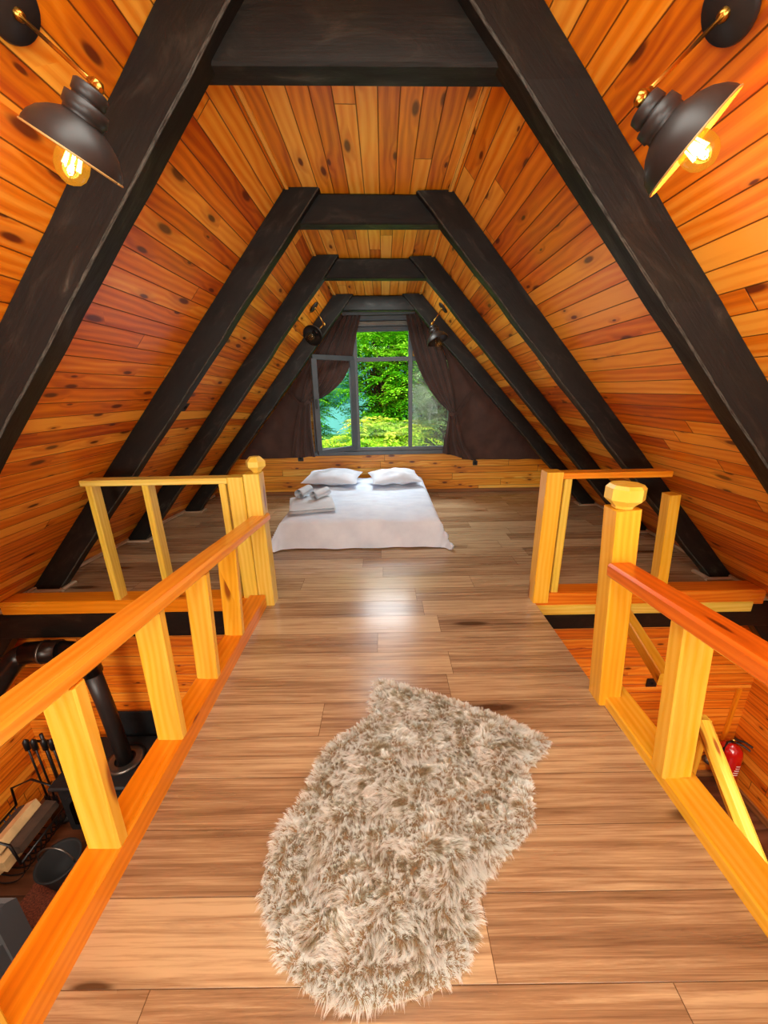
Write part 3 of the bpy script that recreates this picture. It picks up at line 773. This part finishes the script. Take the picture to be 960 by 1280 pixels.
def roll(mb, p0, p1, r, turns=3):
    p0 = V(p0); p1 = V(p1); ax = (p1-p0).normalized(); L = (p1-p0).length
    up = V((0, 0, 1)); sd = ax.cross(up).normalized()
    def fn(a, b):
        th = a*turns*2*PI; rr = r*(.25+.75*a)*(1+.03*noise.noise(V((a*9, b*4, 3))))
        q = (b-.5); return p0+ax*(L*b)+sd*math.cos(th)*rr+up*(math.sin(th)*rr*.9)
    return mb.grid(fn, 72, 8)
tw = thing('folded_towel', 'flat folded white towel near the foot of the bed', 'towel', (-.82, 4.0, BZ))
mb = MB()
for k, (z, s) in enumerate(((.0, 1), (.028, .97))):
    c = V((-.80, 3.98, BZ+.028+z)); A = .12
    R = Matrix.Translation(c) @ Matrix.Rotation(.22, 4, 'Z')
    for sg in (1, -1):
        def fn(a, b):
            u, v = a*2-1, b*2-1; e = (max(0, 1-u**8)*max(0, 1-v**8))**.5
            return R @ V((u*.24*s, v*.27*s, sg*.015*e+.004*noise.noise(V((u*3, v*3, k)))))
        mb.grid(fn, 24, 24)
mb.build('folded_cloth', M['towel'], tw)
mb = roll(MB(), (-.95, 4.06, BZ+.135), (-.88, 4.30, BZ+.135), .062); o = mb.build('rolled_towel', M['towel']); tag(o, 'rolled white towel lying on the left half of the folded towel', 'towel', 'rolled towels')
mb = roll(MB(), (-.78, 4.00, BZ+.130), (-.66, 4.22, BZ+.130), .058); o = mb.build('rolled_towel', M['towel']); tag(o, 'rolled white towel lying on the right half of the folded towel', 'towel', 'rolled towels')

# ------------------------------------------------------------------ fur rug
RUG = [(-.075, 1.70), (.02, 1.69), (.144, 1.635), (.376, 1.535), (.578, 1.42), (.735, 1.30), (.66, 1.225), (.588, 1.17), (.572, 1.07), (.53, .945), (.442, .87), (.34, .805), (.285, .745), (.245, .64), (.205, .573), (.095, .53),
       (-.027, .512), (-.125, .503), (-.235, .535), (-.33, .60), (-.405, .698), (-.440, .774), (-.440, .882), (-.415, .984), (-.352, 1.085), (-.335, 1.185), (-.30, 1.298), (-.18, 1.40), (-.10, 1.471), (-.092, 1.60)]
rc = V((.08, 1.03))
def inside(x, y, P):
    c = False; j = len(P)-1
    for i in range(len(P)):
        if (P[i][1] > y) != (P[j][1] > y) and x < (P[j][0]-P[i][0])*(y-P[i][1])/(P[j][1]-P[i][1])+P[i][0]: c = not c
        j = i
    return c
def edged(x, y, P):
    best = 9; bn = None
    for i in range(len(P)):
        a = V(P[i]); b = V(P[(i+1) % len(P)]); p = V((x, y)); ab = b-a
        t_ = max(0, min(1, (p-a).dot(ab)/ab.length_squared)); q = a+ab*t_; d = (p-q).length
        if d < best: best = d; bn = (q-p)
    return best, bn
t = thing('fur_rug', 'shaggy cream and brown sheepskin-shaped rug lying on the bridge floor', 'rug', (.08, 1.03, 0))
INS = [tuple(V(p)+(rc-V(p)).normalized()*.028) for p in RUG]
bm = bmesh.new(); vs = [bm.verts.new((x, y, .012)) for x, y in INS]; f = bm.faces.new(vs)
r = bmesh.ops.extrude_face_region(bm, geom=[f]); bmesh.ops.translate(bm, verts=[v for v in r['geom'] if isinstance(v, bmesh.types.BMVert)], vec=(0, 0, -.010))
bmesh.ops.recalc_face_normals(bm, faces=bm.faces)
me = bpy.data.meshes.new('hide'); bm.to_mesh(me); bm.free(); me.materials.append(M['hide'])
o = bpy.data.objects.new('hide', me); C.objects.link(o); o.parent = t; o.location = -V(t.location)
mb = MB(); rnd = random.Random(3); cnt = 0
clumps = []
while cnt < 150000:
    x = rnd.uniform(-.46, .76); y = rnd.uniform(.48, 1.72)
    if not inside(x, y, INS): continue
    N_ = noise.noise
    big = N_(V((x*3.2, y*4.2, 0))); big2 = N_(V((x*3.2, y*4.2, 7)))
    med = N_(V((x*11, y*15, 3))); med2 = N_(V((x*11, y*15, 9)))
    ed, en = edged(x, y, RUG)
    lean = V((-.15+1.0*big+1.1*med, -.55+.8*big2+1.1*med2))
    ln = rnd.uniform(.030, .046)
    if ed < .07: lean = lean*.5+en.normalized()*(1.0*(1-ed/.07)); ln *= .62+.4*ed/.07
    # locks: tips are drawn toward ridges of a warped noise field
    wx, wy = x+.02*med, y+.02*med2; e_ = .004
    def H(p, q): return N_(V((p*34, q*34, 1)))+.5*N_(V((p*75, q*75, 4)))
    h0 = H(wx, wy); gx = (H(wx+e_, wy)-h0)/e_; gy = (H(wx, wy+e_)-h0)/e_
    gr = V((gx, gy))*.00024
    if gr.length > .012: gr *= .012/gr.length
    tip = V((x, y))+lean*ln*.85+gr
    p0 = V((x, y, .008)); tp = V((tip.x, tip.y, .010+ln*(.50+.30*med+.16*h0)*(.55+.45*min(1, ed/.06))+.006*rnd.random()))
    p1 = p0.lerp(tp, .5)+V((0, 0, ln*.22))
    side = V((rnd.uniform(-1, 1), rnd.uniform(-1, 1), .2)).normalized()*rnd.uniform(.0005, .0009)
    b = len(mb.v)
    mb.v.extend([tuple(p0-side), tuple(p0+side), tuple(p1+side), tuple(p1-side), tuple(tp)])
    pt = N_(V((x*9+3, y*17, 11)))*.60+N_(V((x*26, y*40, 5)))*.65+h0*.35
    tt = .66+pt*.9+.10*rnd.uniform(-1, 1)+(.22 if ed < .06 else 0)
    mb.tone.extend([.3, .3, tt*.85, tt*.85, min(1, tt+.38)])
    mb.f.append((b, b+1, b+2, b+3)); mb.uv.extend([(0, 0)]*4); mb.sm.append(True)
    mb.f.append((b+3, b+2, b+4)); mb.uv.extend([(0, 0)]*3); mb.sm.append(True)
    cnt += 1
mb.tone = [max(0, min(1, q)) for q in mb.tone]
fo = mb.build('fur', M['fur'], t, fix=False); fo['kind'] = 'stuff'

# ------------------------------------------------------------------ ground storey, left: stove corner
o = MB().box((-2.62, YW-.03, -1.78), (-1.85, YW-.012, -1.27), ch=.004).build('heat_shield', M['steel'])
o.data.materials[0] = M['castiron']; tag(o, 'dark metal heat shield fixed on the lower wall behind the stove', 'metal panel')
t = thing('wood_stove', 'black cast iron wood stove standing below the left side of the bridge', 'stove', (-2.4, 2.3, ZG))
MB().box((-2.72, 2.27, -2.02), (-2.02, 2.70, -1.54), ch=.02).build('body', M['castiron'], t)
top = MB().box((-2.755, 2.235, -1.54), (-1.98, 2.73, -1.50), ch=.012, axis=0); top.build('top_plate', M['castiron'], t)
MB().lathe([(.13, 0), (.15, .012), (.12, .02), (.08, .02)], (-2.28, 2.48, -1.50), n=32).build('flue_collar', M['steel'], t)
for x in (-2.66, -2.08):
    for y in (2.33, 2.64): MB().tube([(x, y, -2.02), (x+(.02 if x > -2.4 else -.02), y, -2.12), (x, y, ZG)], .025, 8, rs=[.03, .018, .028]).build('leg', M['castiron'], t)
def arch(w, h, n=14): return [(-w, 0), (w, 0)]+[(w*math.cos(a), h-w+w*math.sin(a)) for a in [PI*i/n for i in range(n+1)]]
def archplate(mb, c, w, h, y0, y1):
    A = arch(w, h); b = len(mb.v)
    for yy in (y0, y1): mb.v.extend([(c[0]+x, yy, c[1]+z) for x, z in A])
    n = len(A); mb.face(tuple(b+i for i in range(n)), [(0, 0)]*n); mb.face(tuple(b+n+i for i in reversed(range(n))), [(0, 0)]*n)
    for i in range(n):
        k = (i+1) % n; mb.face((b+i, b+n+i, b+n+k, b+k), [(0, 0)]*4)
    return mb
for cx in (-2.535, -2.21):
    d = archplate(MB(), (cx, -1.97), .145, .40, 2.24, 2.27).build('door', M['castiron'], t)
    subpart(archplate(MB(), (cx, -1.90), .095, .28, 2.234, 2.240).build('door_glass', M['ember'] if False else M['stoveglass'], t), d)
    subpart(MB().tube([(cx+.11, 2.235, -1.80), (cx+.11, 2.21, -1.76), (cx+.11, 2.235, -1.72)], .008, 8).build('handle', M['steel'], t), d)
mb = MB()
for k in range(6): mb.lathe([(0, 0), (.03, .01), (.02, .05), (0, .09)], (-2.60+k*.06+.02*(k % 2), 2.0445, -1.86), (0, 0, 1), 6)
t2 = MB().lathe([(0, 0), (.035, .01), (.03, .05), (.008, .11), (0, .12)], (-2.52, 2.236, -1.84), (0, 0, 1), 8); t2.build('flames', M['ember'], t)
t = thing('stove_pipe', 'dark metal flue rising from the stove and bending left under the loft', 'stove pipe', (-2.28, 2.48, -1.48))
MB().tube([(-2.28, 2.48, -1.49), (-2.28, 2.45, -.9), (-2.28, 2.42, -.52)], .058, 24).build('vertical_pipe', M['blackmetal'], t)
pts = [(-2.28, 2.42, -.53), (-2.28, 2.41, -.42), (-2.30, 2.40, -.35), (-2.36, 2.385, -.305), (-2.44, 2.375, -.29)]
MB().tube(pts, .072, 24).build('elbow', M['flue'], t)
MB().tube([(-2.42, 2.375, -.29), (-2.66, 2.35, -.29)], .080, 24).build('horizontal_pipe', M['flue'], t)
MB().tube([(-2.52, 2.364, -.29), (-2.535, 2.363, -.29)], .086, 24).build('seam_ring', M['steel'], t)
MB().tube([(-2.65, 2.35, -.29), (-2.72, 2.34, -.32), (-2.79, 2.31, -.40), (-2.90, 2.24, -.56), (-3.05, 2.14, -.78)], .075, 24).build('lower_elbow', M['flue'], t)
# fireside tools
t = thing('fireside_tool_stand', 'black fireside tools hanging on an upright stand by the stove', 'fire tools', (-3.0, 2.58, ZG))
MB().tube([(-3.02, 2.56, ZG), (-3.02, 2.56, -1.28)], .014, 8).build('pole', M['black'], t)
MB().lathe([(0, 0), (.13, 0), (.13, .02), (.04, .035), (0, .04)], (-3.02, 2.56, ZG), n=24).build('base', M['black'], t)
MB().tube([(-3.12, 2.56, -1.36), (-2.92, 2.56, -1.36)], .012, 8).build('crossbar', M['black'], t)
for k, x in enumerate((-3.13, -3.065, -2.975, -2.91)):
    mb = MB().tube([(x, 2.52, -1.32), (x, 2.52, -2.0)], .008, 6); mb.lathe([(0, -.05), (.022, -.045), (.024, .04), (.012, .06), (0, .07)], (x, 2.52, -1.36), (0, 0, 1), 10)
    mb.box((x-.024, 2.51, -2.06), (x+.024, 2.53, -1.96), ch=.006)
    tag(mb.build('fire_tool', M['black']), ['leftmost black fire tool on the stand', 'second black fire tool from the left on the stand', 'third black fire tool from the left on the stand', 'rightmost black fire tool on the stand, nearest the stove'][k], 'fire tool', 'fire tools on the stand')
# log carrier
t = thing('log_carrier', 'black metal log carrier on the floor, filled with split firewood', 'log basket', (-3.2, 2.2, ZG))
mb = MB()
for k in range(9):
    y = 1.98+k*.05; pts = [(-3.06+.22*math.cos(a), y, ZG+.30+.26*math.sin(a)) for a in [PI+PI*i/12 for i in range(13)]]; mb.tube(pts, .006, 6)
mb.tube([(-2.84, 1.96, ZG+.30), (-2.84, 2.40, ZG+.30)], .010, 8); mb.tube([(-3.28, 1.96, ZG+.30), (-3.28, 2.40, ZG+.30)], .010, 8)
mb.build('basket', M['black'], t)
mb = MB()
for y in (1.96, 2.40): MB().tube([(-2.84, y, ZG+.30), (-2.86, y, ZG+.5), (-3.06, y, ZG+.6), (-3.26, y, ZG+.5), (-3.28, y, ZG+.30)], .009, 8).build('handle', M['black'], t)
logpos = [(-3.16, .30, 'bark'), (-2.98, .28, 'logend'), (-3.08, .20, 'logend'), (-3.07, .38, 'logend'), (-2.92, .36, 'bark')]
for k, (x, z, m_) in enumerate(logpos):
    a0 = k*1.1; pr = .06
    P = [(x+pr*math.cos(a0+q)*1.1, ZG+z+pr*math.sin(a0+q)) for q in (0, 1.6, 2.6, 4.0)]
    mb = MB(); b = 0
    for y in (1.93+.02*k, 2.36): mb.v.extend([(px, y, pz) for px, pz in P])
    mb.face((0, 1, 2, 3), [(0, 0)]*4); mb.face((7, 6, 5, 4), [(0, 0)]*4)
    for i in range(4): j = (i+1) % 4; mb.face((i, 4+i, 4+j, j), [(0, 0)]*4)
    tag(mb.build('firewood_log', M['logend'] if m_ == 'logend' else M['bark']), ['bark-brown split log at the left of the carrier', 'pale split log right of centre in the carrier', 'pale split log lowest in the carrier', 'pale split log topmost on the carrier pile', 'bark-brown split log at the right rim of the carrier'][k], 'firewood', 'split logs in the carrier')
# coal scuttle
t = thing('coal_scuttle', 'black coal bucket on the carpet in front of the stove', 'bucket', (-2.60, 2.02, ZG))
MB().lathe([(0, .01), (.09, .01), (.11, .10), (.14, .24), (.15, .27), (.13, .26), (.10, .12), (0, .10)], (-2.60, 2.02, ZG+.013), (0.05, -.10, 1), 24).build('bucket', M['coal'], t)
MB().tube([(-2.60+.14*math.cos(a), 1.99, ZG+.26+.16*math.sin(a)) for a in [PI*i/12 for i in range(13)]], .006, 6).build('handle', M['steel'], t)
o = MB().box((-2.85, 1.64, ZG), (-1.9, 2.22, ZG+.012), ch=.004).build('carpet', M['carpet']); tag(o, 'speckled reddish brown carpet on the lower floor by the stove', 'carpet')
# black armchair
t = thing('armchair', 'black armchair on the lower floor, partly hidden by the left railing', 'armchair', (-2.9, 1.2, ZG))
def cushion(a, b, ch=.05): return MB().box(a, b, ch=ch)
cushion((-3.14, .92, ZG+.08), (-2.50, 1.48, ZG+.42)).build('seat', M['sofa'], t)
cushion((-3.34, .80, ZG+.08), (-3.14, 1.62, ZG+.85), .07).build('backrest', M['sofa'], t)
cushion((-3.13, 1.48, ZG+.08), (-2.48, 1.62, ZG+.62), .06).build('armrest', M['sofa'], t)
cushion((-3.13, .78, ZG+.08), (-2.48, .92, ZG+.62), .06).build('armrest', M['sofa'], t)
for x in (-3.24, -2.55):
    for y in (.86, 1.54): MB().tube([(x, y, ZG), (x, y, ZG+.09)], .02, 8).build('leg', M['black'], t)
mb = MB().grid(lambda a, b: (-2.70+.12*a+.04*math.sin(b*5), .98+b*.42, ZG+.445+.05*math.sin(b*PI)+.012*math.sin(a*20)), 14, 24)
o = mb.build('throw', M['blanket']); md = o.modifiers.new('t', 'SOLIDIFY'); md.thickness = .012; tag(o, 'grey folded throw lying on the black armchair seat', 'blanket')

# ------------------------------------------------------------------ ground storey, right: fire extinguisher
t = thing('fire_extinguisher', 'red fire extinguisher hanging on the lower wall at the right', 'fire extinguisher', (3.13, 2.66, -1.9))
ex = V((3.15, 2.665, -2.04)); axx = V((-.05, 0, 1))
MB().lathe([(0, 0), (.082, 0), (.092, .015), (.092, .30), (.082, .35), (.05, .385), (.022, .40), (.022, .42)], ex, axx, 32).build('cylinder', M['red'], t)
mb = MB()
for k in range(5):
    z = .12+k*.026
    mb.grid(lambda a, b: tuple(ex+V((.0935*math.sin(-.5+a*.9-.2), -.0935*math.cos(-.5+a*.9-.2), z+b*.008))), 10, 1)
mb.build('printed_lines', M['white'], t)
MB().lathe([(0, .41), (.02, .41), (.02, .45), (.012, .46), (0, .46)], ex, axx, 16).build('valve', M['brass'], t)
mb = MB().sweep([ex+V((-.02, 0, .455)), ex+V((.03, -.05, .47)), ex+V((.06, -.10, .46))], .022, .012, ch=.003); mb.sweep([ex+V((-.02, 0, .43)), ex+V((.03, -.05, .425)), ex+V((.06, -.09, .41))], .02, .01, ch=.003)
mb.build('lever', M['black'], t)
MB().tube([ex+V((-.03, -.01, .44)), ex+V((-.09, -.02, .44)), ex+V((-.12, -.03, .36)), ex+V((-.11, -.04, .22)), ex+V((-.105, -.04, .12))], .011, 10).build('hose', M['black'], t)
o = MB().lathe([(0, 0), (.03, .0), (.04, .03), (.03, .06), (0, .07)], (3.06, YW-.001, ZG+.24), (0, -1, 0), 20).build('door_stop', M['steel']); tag(o, 'small round metal knob low on the lower wall at the right', 'knob')

# ------------------------------------------------------------------ outside
mb = MB(); P = [(-40, 6, -3), (40, 6, -3), (40, 60, -3), (-40, 60, -3)]
struct(mb.poly(P).build('ground', M['grass']))
def frond(mb, p, d, L, rnd, tone, lf=.3, pairs=6, droop=.5):
    p = V(p); d = V(d).normalized(); up = V((0, 0, 1)); sd = d.cross(up)
    if sd.length < .1: sd = V((1, 0, 0))
    sd.normalize(); prev = p.copy()
    for i in range(pairs+1):
        t_ = (i+.6)/(pairs+1); q = p+d*(L*t_)+V((0, 0, -droop*L*t_*t_))
        ll = L*lf*(1-.45*abs(t_-.45)*1.6)
        for s in ((-1, 1) if i < pairs else (0,)):
            dirn = (d*.55+sd*s*.85+V((0, 0, -.35*rnd.random()))).normalized() if s else (d+V((0, 0, -.5))).normalized()
            nn = dirn.cross(up).normalized()*ll*.20
            b = len(mb.v); m_ = q+dirn*ll*.5
            mb.v.extend([tuple(q), tuple(m_+nn), tuple(q+dirn*ll+V((0, 0, -ll*.15))), tuple(m_-nn)])
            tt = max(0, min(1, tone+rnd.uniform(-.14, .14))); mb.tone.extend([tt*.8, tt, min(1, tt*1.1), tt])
            mb.f.append((b, b+1, b+2, b+3)); mb.uv.extend([(0, 0)]*4); mb.sm.append(False)
def tree(name, lab, base, crown, rad, nclus, nfr, mat, seed, L=.34, lf=.30, pairs=6, tone0=.5, group='trees outside the window'):
    rnd = random.Random(seed); t = thing(name, lab, 'tree', base, group); mb = MB(); tr = MB()
    base = V(base); crown = V(crown); tips = []
    tr.tube([base, base.lerp(crown, .5)+V((.1, 0, 0)), crown], .07, 8, rs=[.12, .08, .03])
    for k in range(nclus):
        while True:
            v_ = V((rnd.uniform(-1, 1), rnd.uniform(-1, 1), rnd.uniform(-1, 1)))
            if .25 < v_.length < 1: break
        c = crown+V((v_.x*rad[0], v_.y*rad[1], v_.z*rad[2])); tips.append(c)
        if k % 3 == 0: tr.tube([base.lerp(crown, rnd.uniform(.4, .95)), base.lerp(crown, .9).lerp(c, .6), c], .02, 5, rs=[.03, .018, .006])
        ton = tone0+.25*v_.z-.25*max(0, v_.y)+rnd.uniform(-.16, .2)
        for j in range(nfr):
            a = rnd.uniform(0, 2*PI); el = rnd.uniform(-.35, .75)
            d = V((math.cos(a)*math.cos(el), math.sin(a)*math.cos(el), math.sin(el)))
            frond(mb, c+d*.03, d, L*rnd.uniform(.7, 1.2), rnd, ton+.15*el, lf, pairs)
    mb.build('foliage', M[mat], t, fix=False); tr.build('trunk', M['bark'], t)
    return t
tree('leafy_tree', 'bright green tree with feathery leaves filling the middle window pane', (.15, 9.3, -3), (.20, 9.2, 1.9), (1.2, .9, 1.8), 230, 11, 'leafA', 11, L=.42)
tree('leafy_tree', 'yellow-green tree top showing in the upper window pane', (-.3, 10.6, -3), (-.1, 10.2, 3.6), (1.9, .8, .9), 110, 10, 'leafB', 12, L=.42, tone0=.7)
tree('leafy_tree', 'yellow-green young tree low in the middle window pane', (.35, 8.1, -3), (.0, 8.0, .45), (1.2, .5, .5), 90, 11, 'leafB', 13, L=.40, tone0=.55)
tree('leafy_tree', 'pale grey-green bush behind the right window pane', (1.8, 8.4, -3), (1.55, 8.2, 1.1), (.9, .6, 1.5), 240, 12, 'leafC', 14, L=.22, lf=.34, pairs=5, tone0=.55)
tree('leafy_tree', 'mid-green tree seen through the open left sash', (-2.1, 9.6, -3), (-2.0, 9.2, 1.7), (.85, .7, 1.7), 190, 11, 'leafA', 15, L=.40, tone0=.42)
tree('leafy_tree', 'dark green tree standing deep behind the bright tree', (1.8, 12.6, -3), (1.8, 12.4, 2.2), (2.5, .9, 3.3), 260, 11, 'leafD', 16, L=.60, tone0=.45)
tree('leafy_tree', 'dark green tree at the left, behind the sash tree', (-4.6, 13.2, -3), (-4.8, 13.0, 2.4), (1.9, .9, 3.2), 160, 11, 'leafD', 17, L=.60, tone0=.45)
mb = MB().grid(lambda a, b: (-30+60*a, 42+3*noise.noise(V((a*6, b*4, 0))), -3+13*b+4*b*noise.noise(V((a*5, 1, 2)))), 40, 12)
o = mb.build('reflection_backdrop', M['glassrefl'], fix=False); struct(o)  # added teal sheet standing in for the reflection in the sash glass

# ------------------------------------------------------------------ lights
def area(name, loc, rot, sx, sy, power, col, spread=PI):
    L = bpy.data.lights.new(name, 'AREA'); L.shape = 'RECTANGLE'; L.size = sx; L.size_y = sy; L.energy = power; L.color = col; L.spread = spread
    o = bpy.data.objects.new(name, L); C.objects.link(o); o.location = loc; o.rotation_euler = rot; return o
# two added fill lights behind the viewpoint; the front gable there is closed
for sx in (-1, 1):
    area('rear_fill_light', (sx*1.35, -2.3, 1.0), (math.radians(98), 0, -sx*.18), 1.0, 1.3, 70, (.90, 1, .93))
area('rear_up_fill', (0, -1.9, .25), (math.radians(150), 0, 0), 1.6, .8, 40, (.92, 1, .94))  # added fill aimed up at the boards, unseen behind the viewpoint
area('loft_ceiling_fill', (-.05, .3, 2.60), (0, 0, 0), .7, 1.6, 28, (.94, 1, .92))  # added overhead fill above the bridge, out of view, no fixture
area('loft_far_fill', (-.05, 4.3, 2.50), (0, 0, 0), .5, .5, 12, (.93, 1, .95))  # added fill brightening the bed end, no fixture hangs here
area('left_room_fill', (-2.2, .9, -.25), (0, 0, 0), .8, 1.5, 34, (1, .92, .8))  # added fill for the lower storey under the left opening
area('right_room_fill', (2.3, .8, -.25), (0, 0, 0), .8, 1.5, 36, (1, .92, .8))  # lower storey fill added under the right opening
area('window_sky_fill', (.0, 7.2, 3.6), (math.radians(-58), 0, 0), 1.6, 1.2, 200, (.92, .97, 1))  # added area light outside, boosts the sky light and the floor highlight
S = bpy.data.lights.new('sun', 'SUN'); S.energy = 4.5; S.angle = .03; S.color = (1, .96, .86)
so = bpy.data.objects.new('sun', S); C.objects.link(so); so.rotation_euler = (math.radians(38), math.radians(16), 0)
wd = bpy.data.worlds.new('sky'); bpy.context.scene.world = wd; wd.use_nodes = True
wt = wd.node_tree; bg = wt.nodes['Background']
g = wt.nodes.new('ShaderNodeTexCoord'); s_ = wt.nodes.new('ShaderNodeSeparateXYZ'); r_ = wt.nodes.new('ShaderNodeValToRGB')
wt.links.new(g.outputs['Generated'], s_.inputs[0]); wt.links.new(s_.outputs[2], r_.inputs[0]); wt.links.new(r_.outputs[0], bg.inputs[0])
r_.color_ramp.elements[0].color = (.75, .9, .95, 1); r_.color_ramp.elements[1].color = (.55, .75, 1, 1)
bg.inputs[1].default_value = 1.2

# ------------------------------------------------------------------ camera (measured from vanishing points)
import math as _m
def cam_axes():
    c = (480, 640); VP = (479, 487); N = (510, 2124)
    f = _m.sqrt(-((VP[0]-c[0])*(N[0]-c[0])+(VP[1]-c[1])*(N[1]-c[1])))
    Y = V((VP[0]-c[0], VP[1]-c[1], f)).normalized(); D = V((N[0]-c[0], N[1]-c[1], f)); D = (D-Y*D.dot(Y)).normalized()
    X = D.cross(Y)
    if X.x < 0: X = -X
    return f, X, Y, D
f, X, Y, D = cam_axes()
right = V((X[0], Y[0], -D[0])); down = V((X[1], Y[1], -D[1])); fwd = V((X[2], Y[2], -D[2]))
cd = bpy.data.cameras.new('camera'); cd.sensor_fit = 'AUTO'; cd.sensor_width = 36; cd.lens = 36*f/1280; cd.clip_start = .02
co = bpy.data.objects.new('camera', cd); C.objects.link(co)
m = Matrix((right, -down, -fwd)).transposed().to_4x4(); m.translation = V((0, 0, 1.5)); co.matrix_world = m
sc = bpy.context.scene; sc.camera = co
sc.view_settings.view_transform = 'Standard'; sc.view_settings.look = 'None'; sc.view_settings.exposure = .2; sc.view_settings.gamma = 1.03
